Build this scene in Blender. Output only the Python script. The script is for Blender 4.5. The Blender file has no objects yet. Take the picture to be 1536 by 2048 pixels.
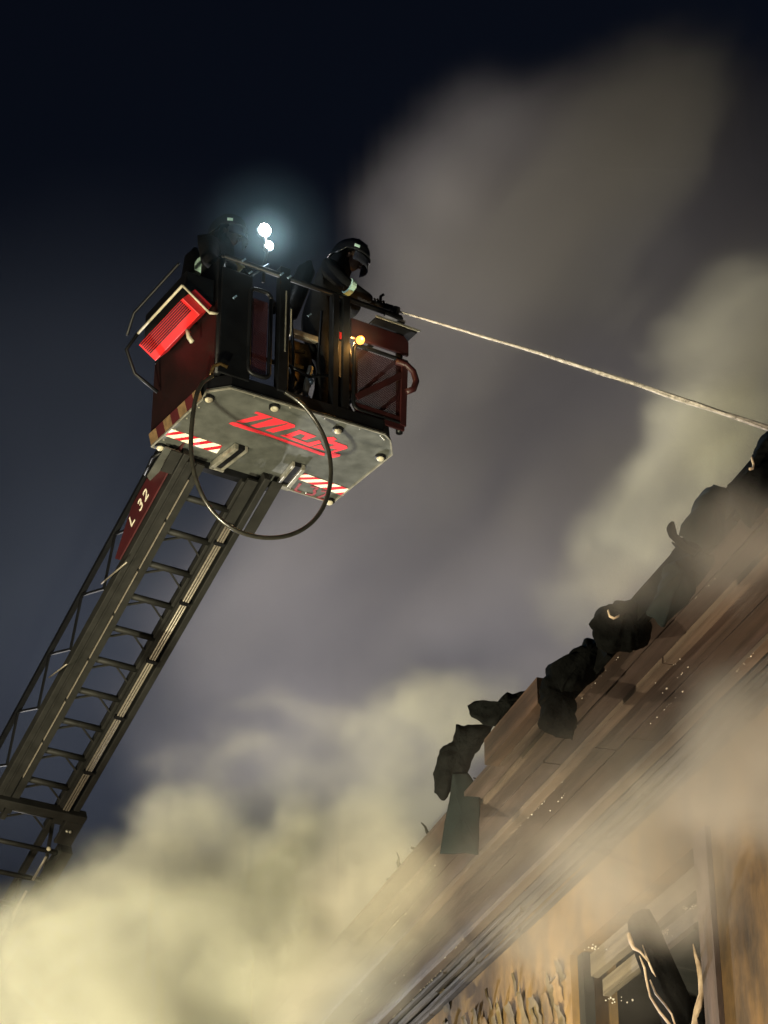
import bpy, bmesh, math, random
from mathutils import Vector, Matrix, noise as mnoise
random.seed(7)
R = math.radians
scene = bpy.context.scene
col = scene.collection

# ------------------------------------------------------------------ camera
F_PX, CX, CY = 4556.0, 768.0, 1024.0          # focal length in photo pixels
PITCH = R(29.75)
CAM = Vector((0, 0, 1.6))
cd = bpy.data.cameras.new('camera'); cam = bpy.data.objects.new('camera', cd); col.objects.link(cam)
cam.location = CAM; cam.rotation_euler = (math.pi/2 + PITCH, 0, 0)
cd.sensor_fit = 'VERTICAL'; cd.sensor_height = 36; cd.lens = F_PX/2048*36
cd.clip_start = .1; cd.clip_end = 5000
scene.camera = cam

# ------------------------------------------------------------------ night sky
w = bpy.data.worlds.new('World'); scene.world = w; w.use_nodes = True
nt = w.node_tree
sky = nt.nodes.new('ShaderNodeTexSky'); sky.sky_type = 'NISHITA'; sky.sun_disc = False
sky.sun_elevation = R(-1.9); sky.sun_rotation = R(205); sky.ozone_density = 2.0
bg = nt.nodes['Background']; bg.inputs['Strength'].default_value = 0.05
nt.links.new(sky.outputs[0], bg.inputs[0])

vs = scene.view_settings
vs.view_transform = 'Standard'; vs.look = 'None'; vs.exposure = 0; vs.gamma = 1
scene.cycles.volume_bounces = 1
scene.cycles.max_bounces = 6; scene.cycles.diffuse_bounces = 2; scene.cycles.glossy_bounces = 3
scene.cycles.volume_step_rate = 1.5; scene.cycles.volume_max_steps = 256
scene.cycles.use_denoising = True
scene.cycles.sample_clamp_indirect = 4

# unseen floodlights; white, window and amber are added to light smoke and house: (position, aim, watts, colour, cone)
FLOODS = {
 'warm':   ((-7.5, 8.5, 2.6), (0.5, 14.5, 8.2), 5200, (1.0, .86, .58), 85),
 'white':  ((-9.0, 30.0, 3.4), (5.5, 25.0, 13.5), 16000, (1.0, .96, .94), 125),  # added lamp, brightens the far plume from behind
 'bank':   ((-2.6, 9.0, 1.6), (-1.3, 15.0, 6.9), 6200, (1.0, .94, .62), 58),
 'window': ((1.6, 6.0, 1.5), (2.6, 9.0, 5.6), 1150, (1.0, .86, .68), 80),  # added lamp, brightens the smoke veil and soffit
 'amber':  ((4.4, 3.6, 2.2), (4.3, 8.0, 6.0), 2600, (1.0, .46, .11), 40),  # added lamp, gives the orange glow on wall and smoke
}

# ------------------------------------------------------------------ helpers
def ray(px, py):
    v = CY - py
    c, s = math.cos(PITCH), math.sin(PITCH)
    return Vector((px-CX, F_PX*c - v*s, F_PX*s + v*c))
def hit(px, py, p0, n):
    d = ray(px, py); n = Vector(n)
    return CAM + d*((Vector(p0)-CAM).dot(n)/d.dot(n))
def atdepth(px, py, d):
    return CAM + ray(px, py)*(d/F_PX)

class MB:
    def __init__(s): s.v = []; s.f = []
    def add(s, vs_, fs):
        o = len(s.v); s.v += [tuple(v) for v in vs_]; s.f += [tuple(i+o for i in f) for f in fs]; return s
    def box(s, a, b):
        (x0,y0,z0),(x1,y1,z1) = a, b
        return s.add([(x0,y0,z0),(x1,y0,z0),(x1,y1,z0),(x0,y1,z0),(x0,y0,z1),(x1,y0,z1),(x1,y1,z1),(x0,y1,z1)],
                     [(0,3,2,1),(4,5,6,7),(0,1,5,4),(1,2,6,5),(2,3,7,6),(3,0,4,7)])
    def bar(s, p, q, wd, ht, up=(0,0,1)):
        p, q = Vector(p), Vector(q); d = (q-p).normalized(); up = Vector(up)
        a = d.cross(up)
        if a.length < 1e-4: a = d.cross(Vector((1,0,0)))
        a.normalize(); b = a.cross(d).normalized()
        a *= wd/2; b *= ht/2
        return s.add([p-a-b,p+a-b,p+a+b,p-a+b,q-a-b,q+a-b,q+a+b,q-a+b],
                     [(0,1,2,3),(7,6,5,4),(0,4,5,1),(1,5,6,2),(2,6,7,3),(3,7,4,0)])
    def tube(s, pts, r, n=8, caps=True):
        pts = [Vector(p) for p in pts]; m = len(pts)
        rs = r if isinstance(r, (list, tuple)) else [r]*m
        rings = []; prev = None
        for i, p in enumerate(pts):
            t = (pts[min(i+1,m-1)]-pts[max(i-1,0)]).normalized()
            if prev is None:
                a = t.cross(Vector((0,0,1)))
                if a.length < 1e-3: a = t.cross(Vector((1,0,0)))
            else: a = prev - t*prev.dot(t)
            a.normalize(); prev = a; b = t.cross(a)
            rings.append([p + (a*math.cos(2*math.pi*k/n)+b*math.sin(2*math.pi*k/n))*rs[i] for k in range(n)])
        vs_ = [v for r_ in rings for v in r_]
        fs = [(i*n+k, i*n+(k+1)%n, (i+1)*n+(k+1)%n, (i+1)*n+k) for i in range(m-1) for k in range(n)]
        if caps: fs += [tuple(reversed(range(n))), tuple(range((m-1)*n, m*n))]
        return s.add(vs_, fs)
    def lathe(s, prof, M, n=16):                 # prof: (radius, z) list, closed on axis if radius 0
        vs_ = []; fs = []
        for r_, z in prof:
            vs_ += [M @ Vector((r_*math.cos(2*math.pi*k/n), r_*math.sin(2*math.pi*k/n), z)) for k in range(n)]
        for i in range(len(prof)-1):
            fs += [(i*n+k, i*n+(k+1)%n, (i+1)*n+(k+1)%n, (i+1)*n+k) for k in range(n)]
        fs += [tuple(reversed(range(n))), tuple(range((len(prof)-1)*n, len(prof)*n))]
        return s.add(vs_, fs)
    def prism(s, poly, off):                     # poly: 3-D points, off: extrusion vector
        n = len(poly); off = Vector(off); p = [Vector(q) for q in poly]
        return s.add(p + [q+off for q in p], [tuple(reversed(range(n))), tuple(range(n,2*n))] +
                     [(i,(i+1)%n,n+(i+1)%n,n+i) for i in range(n)])
    def ball(s, c, r, nu=10, nv=7, sc=(1,1,1)):
        c = Vector(c); vs_ = []; fs = []
        for j in range(1, nv):
            th = math.pi*j/nv
            vs_ += [c+Vector((r*sc[0]*math.sin(th)*math.cos(2*math.pi*k/nu), r*sc[1]*math.sin(th)*math.sin(2*math.pi*k/nu), r*sc[2]*math.cos(th))) for k in range(nu)]
        m = len(vs_); vs_ += [c+Vector((0,0,r*sc[2])), c-Vector((0,0,r*sc[2]))]
        for j in range(nv-2):
            fs += [(j*nu+k, (j+1)*nu+k, (j+1)*nu+(k+1)%nu, j*nu+(k+1)%nu) for k in range(nu)]
        fs += [(m, k, (k+1)%nu) for k in range(nu)] + [(m+1, (nv-2)*nu+(k+1)%nu, (nv-2)*nu+k) for k in range(nu)]
        return s.add(vs_, fs)
    def build(s, name, mat, parent=None, smooth=False, bevel=0, off=None):
        me = bpy.data.meshes.new(name)
        vv = s.v if off is None else [(v[0]-off[0], v[1]-off[1], v[2]-off[2]) for v in s.v]
        me.from_pydata(vv, [], s.f); me.validate(); me.update()
        bm = bmesh.new(); bm.from_mesh(me); bmesh.ops.recalc_face_normals(bm, faces=bm.faces); bm.to_mesh(me); bm.free()
        if smooth:
            for p in me.polygons: p.use_smooth = True
        me.materials.append(mat)
        o = bpy.data.objects.new(name, me); col.objects.link(o)
        if parent: o.parent = parent
        if bevel:
            b = o.modifiers.new('bevel', 'BEVEL'); b.width = bevel; b.segments = 2; b.limit_method = 'ANGLE'
        return o

def tag(o, label=None, cat=None, group=None, kind=None):
    for k, v in (('label',label),('category',cat),('group',group),('kind',kind)):
        if v: o[k] = v
    return o
def empty(name, M=None, loc=None):
    o = bpy.data.objects.new(name, None); col.objects.link(o); o.empty_display_size = .2
    if M is not None: o.matrix_world = M
    if loc is not None: o.location = loc
    return o

# ------------------------------------------------------------------ materials
def mat(name, c1, c2=None, rough=.6, metal=0, scale=6, stretch=(1,1,1), bump=.15, detail=6, spec=.5, lo=.35, hi=.68, c3=None, rvar=0, soot=0, pvar=0):
    m = bpy.data.materials.new(name); m.use_nodes = True; n = m.node_tree; L = n.links
    b = n.nodes['Principled BSDF']; b.inputs['Roughness'].default_value = rough; b.inputs['Metallic'].default_value = metal
    b.inputs['Specular IOR Level'].default_value = spec
    tc = n.nodes.new('ShaderNodeTexCoord'); mp = n.nodes.new('ShaderNodeMapping'); mp.inputs['Scale'].default_value = stretch
    L.new(tc.outputs['Object'], mp.inputs[0])
    nz = n.nodes.new('ShaderNodeTexNoise'); nz.inputs['Scale'].default_value = scale; nz.inputs['Detail'].default_value = detail
    nz.inputs['Roughness'].default_value = .62
    L.new(mp.outputs[0], nz.inputs[0])
    r = n.nodes.new('ShaderNodeValToRGB'); r.color_ramp.elements[0].position = lo; r.color_ramp.elements[1].position = hi
    r.color_ramp.elements[0].color = (*(c2 or c1), 1); r.color_ramp.elements[1].color = (*c1, 1)
    if c3:
        e = r.color_ramp.elements.new((lo+hi)/2); e.color = (*c3, 1)
    L.new(nz.outputs[0], r.inputs[0]); csock = r.outputs[0]
    if soot:
        z2 = n.nodes.new('ShaderNodeTexNoise'); z2.inputs['Scale'].default_value = .9; z2.inputs['Detail'].default_value = 5; z2.inputs['Roughness'].default_value = .65
        L.new(tc.outputs['Object'], z2.inputs[0])
        m2 = n.nodes.new('ShaderNodeMapRange'); m2.inputs[1].default_value = .36; m2.inputs[2].default_value = .6; m2.inputs[3].default_value = 1-soot; m2.inputs[4].default_value = 1
        L.new(z2.outputs[0], m2.inputs[0]); f = m2.outputs[0]
        if pvar:
            oi = n.nodes.new('ShaderNodeObjectInfo'); m3 = n.nodes.new('ShaderNodeMapRange'); m3.inputs[3].default_value = 1-pvar; m3.inputs[4].default_value = 1
            L.new(oi.outputs['Random'], m3.inputs[0]); mm = n.nodes.new('ShaderNodeMath'); mm.operation = 'MULTIPLY'; L.new(f, mm.inputs[0]); L.new(m3.outputs[0], mm.inputs[1]); f = mm.outputs[0]
        vx = n.nodes.new('ShaderNodeVectorMath'); vx.operation = 'SCALE'; L.new(csock, vx.inputs[0]); L.new(f, vx.inputs[3]); csock = vx.outputs[0]
    L.new(csock, b.inputs['Base Color'])
    if rvar:
        mr = n.nodes.new('ShaderNodeMapRange'); mr.inputs[3].default_value = rough-rvar; mr.inputs[4].default_value = rough+rvar
        L.new(nz.outputs[0], mr.inputs[0]); L.new(mr.outputs[0], b.inputs['Roughness'])
    if bump:
        bp = n.nodes.new('ShaderNodeBump'); bp.inputs['Strength'].default_value = bump; bp.inputs['Distance'].default_value = .02
        L.new(nz.outputs[0], bp.inputs['Height']); L.new(bp.outputs[0], b.inputs['Normal'])
    return m
def emit(name, c, s):
    m = bpy.data.materials.new(name); m.use_nodes = True; n = m.node_tree
    b = n.nodes['Principled BSDF']; b.inputs['Base Color'].default_value = (*c,1)
    b.inputs['Emission Color'].default_value = (*c,1); b.inputs['Emission Strength'].default_value = s
    return m

M_ALU   = mat('brushed_aluminium', (.18,.188,.175), (.12,.126,.117), rough=.42, metal=.55, scale=7, stretch=(1,1,1), bump=.05, rvar=.1, soot=.2)
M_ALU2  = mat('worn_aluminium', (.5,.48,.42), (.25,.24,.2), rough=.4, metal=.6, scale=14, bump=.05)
M_BLACK = mat('black_paint', (.006,.0065,.008), (.003,.003,.004), rough=.45, scale=8, bump=.04, spec=.25)
M_RUBBER= mat('black_rubber', (.03,.028,.022), (.015,.014,.012), rough=.28, scale=20, bump=.05, spec=1.0)
M_SIDE  = mat('shaded_side_panel', (.014,.003,.003), (.008,.002,.002), rough=.5, scale=6, bump=.04)  # darker copy of the maroon, shade put into the colour
M_RED   = mat('red_paint', (.62,.02,.02), (.5,.012,.015), rough=.4, scale=9, bump=.02)
M_MAROON= mat('dark_red_panel', (.035,.005,.006), (.02,.003,.004), rough=.5, scale=6, bump=.04)
M_LOGO  = mat('red_lettering', (.72,.03,.05), (.58,.03,.045), rough=.5, scale=16, bump=0)
M_LOGO2 = mat('faded_red_lettering', (.26,.03,.045), (.16,.03,.04), rough=.6, scale=30, bump=0)
M_SIGW  = mat('white_reflective_tape', (.95,.88,.72), (.8,.72,.58), rough=.5, scale=12, bump=0)
M_SIGR  = mat('red_reflective_tape', (.55,.012,.03), (.42,.01,.025), rough=.5, scale=12, bump=0)
M_TAN   = mat('tan_tape', (.17,.105,.05), (.09,.055,.028), rough=.6, scale=20, bump=0)  # tan, darker than the white stripes
M_CREAM = mat('cream_plastic', (.55,.5,.38), (.35,.32,.24), rough=.4, scale=14, bump=.03)
M_LADDER= mat('ladder_steel', (.019,.0185,.0175), (.010,.0098,.0092), rough=.6, scale=7, bump=.05, spec=.25)
M_LADRED= mat('ladder_red_board', (.06,.008,.010), (.04,.006,.008), rough=.5, scale=6, bump=.03)
M_CABLE = mat('steel_cable', (.27,.24,.2), (.18,.155,.13), rough=.4, metal=.3, scale=40, bump=.1)
M_CLOTH = mat('turnout_cloth', (.006,.0065,.008), (.003,.003,.0045), rough=.85, scale=18, bump=.4, spec=.2)
M_HELMET= mat('helmet_shell', (.012,.013,.016), (.008,.008,.010), rough=.22, scale=6, bump=.02)
M_VISOR = mat('visor', (.03,.035,.05), (.02,.02,.03), rough=.08, scale=4, bump=0)
M_BAND  = mat('reflective_band', (.55,.78,.72), (.35,.55,.5), rough=.4, scale=30, bump=.1)  # bright teal stands in for light the bands throw back
M_SKIN  = mat('darkened_skin', (.07,.045,.035), (.05,.03,.025), rough=.6, scale=20, bump=.05)  # skin tone darkened so the face reads like a dark mask
M_BRASS = mat('worn_fitting', (.20,.13,.05), (.06,.04,.02), rough=.35, metal=.7, scale=18, bump=.08)
WSTR = (7, .28, 7)
M_SOFFIT= mat('sooty_soffit_board', (.070,.048,.042), (.028,.020,.018), rough=.42, scale=2.2, stretch=WSTR, bump=.35, detail=9, c3=(.05,.035,.030), soot=.55, pvar=.15)
M_BATTEN= mat('pale_batten', (.135,.097,.073), (.07,.05,.038), rough=.5, scale=2.6, stretch=WSTR, bump=.25, detail=8, soot=.55, pvar=.2)
M_FIBRE = mat('charred_fibrous_board', (.10,.075,.057), (.022,.016,.013), rough=.7, scale=3.2, stretch=(16,.35,16), bump=.9, detail=10, soot=.5, pvar=.4)
M_BEAM  = mat('scorched_beam', (.11,.064,.042), (.03,.018,.013), rough=.6, scale=2.5, stretch=WSTR, bump=.4, detail=8, soot=.6)
M_CHAR  = mat('charred_sheet', (.0055,.006,.0058), (.002,.0022,.0022), rough=.95, scale=14, bump=1.0, spec=.04)
M_CHARG = mat('scorched_green_sheet', (.012,.0165,.0165), (.006,.008,.008), rough=.85, scale=5, bump=.3, spec=.1)
M_WALL  = mat('peeling_ochre_wall', (.30,.175,.055), (.10,.06,.022), rough=.85, scale=2.4, stretch=(1.6,1.6,.5), bump=.7, detail=9, c3=(.21,.12,.04), soot=.7)
M_FLAKE = mat('paint_flake', (.2,.14,.06), (.09,.06,.025), rough=.8, scale=9, bump=.3, soot=.5, pvar=.4)
M_TRIM  = mat('window_trim', (.20,.135,.105), (.09,.065,.05), rough=.7, scale=5, stretch=(2,2,.5), bump=.4, detail=8, soot=.4)
M_HEAD  = mat('window_head_board', (.17,.135,.095), (.07,.055,.04), rough=.7, scale=3, stretch=WSTR, bump=.4, detail=8)
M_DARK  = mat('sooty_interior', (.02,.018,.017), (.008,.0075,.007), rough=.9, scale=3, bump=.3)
M_TORN  = mat('torn_pale_sheet', (.75,.6,.42), (.35,.24,.15), rough=.6, scale=8, bump=.4)
M_ROOF  = mat('burnt_roofing', (.012,.012,.011), (.005,.005,.005), rough=.85, scale=5, bump=.6)
M_GROUND= mat('wet_asphalt', (.055,.055,.055), (.03,.03,.032), rough=.45, scale=2, bump=.2)
M_DROP  = mat('water_drop', (.5,.46,.4), (.4,.36,.3), rough=.05, scale=4, bump=0)
M_JET   = mat('white_water', (.8,.72,.67), (.6,.54,.5), rough=.5, scale=30, bump=.5)
_n = M_JET.node_tree; _b = _n.nodes['Principled BSDF']; _z = _n.nodes.new('ShaderNodeTexNoise'); _z.inputs['Scale'].default_value = 22
_m = _n.nodes.new('ShaderNodeMapRange'); _m.inputs[1].default_value = .35; _m.inputs[2].default_value = .65; _m.inputs[3].default_value = .3; _m.inputs[4].default_value = .9
_t = _n.nodes.new('ShaderNodeTexCoord'); _n.links.new(_t.outputs['Object'], _z.inputs[0]); _n.links.new(_z.outputs[0], _m.inputs[0]); _n.links.new(_m.outputs[0], _b.inputs['Alpha'])
M_LAMPW = emit('white_lamp_lens', (.85,.95,1.0), 90)
M_LAMPA = emit('amber_lamp_lens', (1.0,.32,.045), 4)
M_BLUEG = mat('blue_grey_fitting', (.3,.45,.62), (.1,.14,.2), rough=.25, metal=.4, scale=12, bump=.05)

# ------------------------------------------------------------------ ground
g = MB().add([(-400,-400,0),(400,-400,0),(400,400,0),(-400,400,0)], [(0,1,2,3)]).build('ground', M_GROUND)
tag(g, kind='structure')

# ------------------------------------------------------------------ floodlights (outside the frame)
def floodlight(key, label):
    pos, aim, watt, c, cone = FLOODS[key]
    pos, aim = Vector(pos), Vector(aim)
    root = empty('floodlight_mast', loc=(pos.x, pos.y, 0)); tag(root, label, 'floodlight', 'crew floodlights on masts')
    z = pos.z
    MB().tube([(0,0,.5),(0,0,z-.25)], .03).build('mast', M_BLACK, root)
    for k in range(3):
        a = 2*math.pi*k/3
        MB().tube([(0,0,.75),(.6*math.cos(a),.6*math.sin(a),.01)], .02).build('leg', M_BLACK, root)
    d = (aim-pos).normalized(); Q = d.to_track_quat('-Z','Y').to_matrix().to_4x4(); Q.translation = (0,0,z)
    h = MB(); h.lathe([(.10,.22),(.17,.16),(.19,0),(.18,-.03)], Q @ Matrix.Translation((0,0,.10))); h.build('lamp_head', M_BLACK, root, smooth=False)
    ld = bpy.data.lights.new('flood_beam', 'SPOT'); ld.energy = watt; ld.color = c; ld.spot_size = R(cone); ld.spot_blend = .6; ld.shadow_soft_size = .16
    lo = bpy.data.objects.new('flood_beam', ld); col.objects.link(lo); lo.parent = root
    lo.matrix_local = Matrix.Translation((0,0,z)) @ d.to_track_quat('-Z','Y').to_matrix().to_4x4()
    return root
floodlight('warm', 'warm floodlight on a tripod mast at the street side')
floodlight('white', 'white floodlight on a mast, added to light the far plume')
floodlight('bank', 'floodlight on a tripod aimed up into the smoke bank')
floodlight('window', 'small warm floodlight on a tripod, added to light the veil and soffit')
floodlight('amber', 'small amber lamp on a tripod, added for the orange glow at right')

# ------------------------------------------------------------------ burning house
BETA = R(17.1); H = 5.4                        # soffit height above the camera
MBU = Matrix.Rotation(BETA, 4, 'Z')
MBU.translation = (0,0,0)
MBI = MBU.inverted()
ZS = H + CAM.z
def line_x(py, px=1100, z=ZS):                  # building x of the eave-parallel line that passes this pixel at height z
    p = hit(px, py, (0,0,z), (0,0,1)); return (MBI @ p).x
XW = line_x(1790); XE = line_x(1440, z=ZS+.36)
BASE = Vector((XW, 14, 0))
house = empty('burning_house', MBU @ Matrix.Translation(BASE))
tag(house, 'burning house with sooty boarded eave and peeling ochre wall', 'house')
def hb(mb, name, m, parent=house, **k): return mb.build(name, m, parent, off=BASE, **k)
Y0, Y1 = 3.0, 27.0
def wall_pt(px, py):                            # pixel on the wall face -> building y, z
    n = MBU.to_3x3() @ Vector((1,0,0)); p = MBI @ hit(px, py, MBU @ Vector((XW,0,0)), n); return p.y, p.z
wy1, wz1 = wall_pt(1140, 1912); wy0, wz0 = wall_pt(1393, 1686)
WZT = (wz0+wz1)/2; WYA, WYB = wy0-.02, wy1; WZB = WZT-2.3
wl = MB()
TH = .32
wl.box((XW, Y0, 0), (XW+TH, WYA, ZS)).box((XW, WYB, 0), (XW+TH, Y1, ZS))
wl.box((XW, WYA, WZT), (XW+TH, WYB, ZS)).box((XW, WYA, 0), (XW+TH, WYB, WZB))
XB = XW+7
wl.box((XB, Y0, 0), (XB+TH, Y1, ZS)).box((XW+TH, Y0, 0), (XB, Y0+TH, ZS)).box((XW+TH, Y1-TH, 0), (XB, Y1, ZS))
hb(wl, 'wall', M_WALL)
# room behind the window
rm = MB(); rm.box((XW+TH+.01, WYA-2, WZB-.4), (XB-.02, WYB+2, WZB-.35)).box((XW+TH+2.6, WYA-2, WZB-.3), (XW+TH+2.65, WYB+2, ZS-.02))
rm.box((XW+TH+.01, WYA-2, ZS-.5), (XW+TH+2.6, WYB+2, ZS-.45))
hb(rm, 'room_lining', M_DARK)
# roof: two slopes of burnt roofing over the eave
TP = math.tan(R(34)); XR = (XW+XB+TH)/2
def roofz(x): return ZS + .22 + (x-XE)*TP
rf = MB()
zr = roofz(XR)
rf.prism([(XE+.02,Y0,roofz(XE+.02)),(XR,Y0,zr),(XR,Y0,zr+.16),(XE-.03,Y0,roofz(XE)+.13)], (0,Y1-Y0,0))
rf.prism([(XR+.002,Y0,zr),(2*XR-XE,Y0,roofz(XE)),(2*XR-XE,Y0,roofz(XE)+.13),(XR+.002,Y0,zr+.16)], (0,Y1-Y0,0))
hb(rf, 'roof', M_ROOF)
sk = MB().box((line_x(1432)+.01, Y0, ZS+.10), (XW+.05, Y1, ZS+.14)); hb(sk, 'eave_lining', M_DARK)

# soffit: rows of boards parallel to the eave, cut into lengths
def row(py0, py1, name, m, drop, segs, th=.03, jit=.004, ya=Y0, yb=Y1, tilt=.0):
    x0, x1 = line_x(py0), line_x(py1)
    y = ya + random.uniform(0, .6)*0
    while y < yb-.2:
        L_ = min(random.uniform(*segs), yb-y)
        dz = random.uniform(-jit, jit); dx = random.uniform(-jit, jit)
        z = ZS - drop + dz; t = random.uniform(-tilt, tilt)
        mb = MB(); g_ = .006
        a, b = y+g_, y+L_-g_
        n = max(2, int((b-a)/.35)); vs_ = []; fs = []
        for i in range(n+1):                     # slight waviness along the edges
            yy = a+(b-a)*i/n
            e0 = mnoise.noise((x0*9, yy*1.7, py0))*.006; e1 = mnoise.noise((x1*9, yy*1.9, py1))*.006
            sg = mnoise.noise((py0*.1, yy*.8, 3.3))*.006
            vs_ += [(x0+dx+e0, yy, z+sg+t), (x1+dx+e1, yy, z+sg-t), (x1+dx+e1, yy, z+th+sg-t), (x0+dx+e0, yy, z+th+sg+t)]
        for i in range(n):
            for k in range(4): fs.append((i*4+k, i*4+(k+1)%4, i*4+4+(k+1)%4, i*4+4+k))
        fs += [(3,2,1,0), (n*4, n*4+1, n*4+2, n*4+3)]
        mb.add(vs_, fs); hb(mb, name, m)
        y += L_
YBEAM = (MBI @ hit(962, 1520, (0,0,ZS-.06), (0,0,1))).y
YROLL = (MBI @ hit(1105, 1400, (0,0,ZS-.06), (0,0,1))).y
row(1348, 1392, 'eave_beam', M_BEAM, .09, (5,8), th=.16, ya=YROLL, yb=YBEAM)
row(1386, 1398, 'batten', M_BATTEN, .10, (5,6), th=.03, ya=YROLL, yb=YBEAM-.03)
row(1424, 1436, 'charred_fascia', M_CHAR, .05, (.7,1.6), th=.16, jit=.02, yb=YROLL-.02, tilt=.012)
row(1436.5, 1451, 'charred_board', M_CHAR, .02, (.7,1.6), th=.05, jit=.012, yb=YROLL-.02, tilt=.01)
row(1401, 1450, 'soffit_board', M_SOFFIT, -.01, (5,9), ya=YROLL)
row(1452, 1463, 'batten', M_BATTEN, .016, (6,9), th=.04)
row(1464, 1508, 'soffit_board', M_SOFFIT, 0, (5,9))
row(1509.5, 1553, 'soffit_board', M_SOFFIT, .004, (5,9))
row(1553, 1577, 'batten', M_BATTEN, .035, (6,9), th=.05)
row(1577, 1636, 'soffit_board', M_SOFFIT, 0, (5,9))
row(1637.5, 1697, 'soffit_board', M_SOFFIT, .003, (5,9))
row(1696, 1718, 'batten', M_BATTEN, .035, (6,9), th=.05)
for k, (a, b) in enumerate(((1719,1728),(1729,1741),(1742,1750),(1751,1765),(1766,1776),(1777,1792))):
    row(a, b, 'cornice_strip', M_FIBRE, .0 + .02*(k % 3) + .012*k, (1.6,3.5), th=.03, jit=.01, tilt=.004)

# window: reveal, head board, casing, inner frame
rv = .14
def hbx(a, b, name, m, **k): return hb(MB().box(a, b), name, m, **k)
hbx((XW+.10, WYA+.03, WZT-.17), (XW+.16, WYB-.08, WZT-.02), 'window_head', M_HEAD)
hbx((XW+.17, WYA+.03, WZT-.30), (XW+.22, WYB-.12, WZT-.19), 'window_head', M_HEAD)
hbx((XW-.035, WYA-.18, WZB), (XW+.0-.002, WYA-.002, WZT+.04), 'casing', M_TRIM)
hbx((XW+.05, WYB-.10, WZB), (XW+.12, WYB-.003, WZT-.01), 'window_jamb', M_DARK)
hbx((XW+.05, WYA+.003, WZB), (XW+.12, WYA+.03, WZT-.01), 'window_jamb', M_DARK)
hbx((XW-.08, WYA-.15, WZB-.06), (XW+.2, WYB+.15, WZB-.003), 'window_sill', M_TRIM)

# peeling paint: curled strips standing off the wall
def flake(px, py, hgt, wid, curl, m=M_FLAKE):
    y, z = wall_pt(px, py); mb = MB(); n = 7; vs_ = []; fs = []
    for i in range(n+1):
        t = i/n; ww = wid*(1-.35*t)*(1+.7*mnoise.noise((px*.1+py, t*4, 1)))
        xx = XW-.006 - curl*t**1.8
        zz = z + hgt*t*(1+.25*mnoise.noise((px, py, 5))); sh = mnoise.noise((px*.3, t*2, 7))*.03
        for s in (-1, 0, 1):
            vs_.append((xx - .012*abs(s)*t, y+sh+s*ww/2, zz + (mnoise.noise((px*.7, s*2.1, py))*hgt*.45 if i == n else 0)))
    for i in range(n):
        for s in range(2): fs.append((i*3+s, i*3+s+1, i*3+s+4, i*3+s+3))
    k = len(vs_)
    vs2 = [(v[0]+.005, v[1], v[2]) for v in vs_]
    mb.add(vs_+vs2, fs+[tuple(reversed([a+k for a in f])) for f in fs])
    hb(mb, 'paint_flake', m, smooth=True)
for px, py, hg, wd in ((905,2075,.22,.25),(940,2080,.3,.22),(975,2085,.34,.3),(1005,2070,.42,.2),(1030,2070,.36,.3),(1052,2062,.5,.22),(1078,2060,.4,.34),
                       (1100,2050,.36,.3),(1118,2010,.34,.34),(1035,1990,.24,.12),(985,2020,.22,.12),(1128,1960,.2,.2),
                       (925,2120,.3,.3),(965,2130,.3,.3),(1010,2125,.3,.3),(1060,2120,.3,.3),(1110,2110,.3,.3)):
    flake(px, py, hg*.6, wd*.5, random.uniform(.015,.05), M_WALL if random.random() < .55 else M_FLAKE)
for k in range(8):
    flake(random.uniform(880,1135), random.uniform(1985,2120), random.uniform(.08,.2), random.uniform(.06,.14), random.uniform(.015,.045))

# water dripping off the boards
dr = MB()
for (py, cnt) in ((1452,34),(1463,20),(1553,24),(1577,50),(1607,16),(1697,24),(1718,34),(1640,26),(1500,10),(1790,14)):
    x = line_x(py); base = random.uniform(8, 13); k = 0
    while k < cnt:
        base = random.uniform(7, 17)
        for q in range(random.randint(3, 12)):
            y = base + q*random.uniform(.03,.09); r_ = random.choice((.002,.0025,.003,.004,.005)); k += 1
            dr.ball((x+random.gauss(0,.005), y, ZS-.036-r_*.6), r_, 6, 4, (1, random.uniform(1,2.2), 1))
for px, py, s in ((1230,1985,12),(1330,1850,16),(1380,1800,14),(1190,1880,10)):
    for k in range(s):
        y, z = wall_pt(px+random.gauss(0,14), py); z -= .05
        dr.ball((XW-.012, y, z+random.gauss(0,.01)), random.choice((.004,.006,.008)), 6, 4)
d_ = hb(dr, 'water_drops', M_DROP, smooth=True); d_['kind'] = 'stuff'

# charred post and torn sheets in the window
def wplane(px, py, dx=0):
    n = MBU.to_3x3() @ Vector((1,0,0)); return MBI @ hit(px, py, MBU @ Vector((XW+dx,0,0)), n)
def world_of(p): return MBU @ p
def facing_plane(p0):                            # vertical plane through p0 that faces along the street
    return Vector(p0), Vector((0,-1,0))
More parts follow.
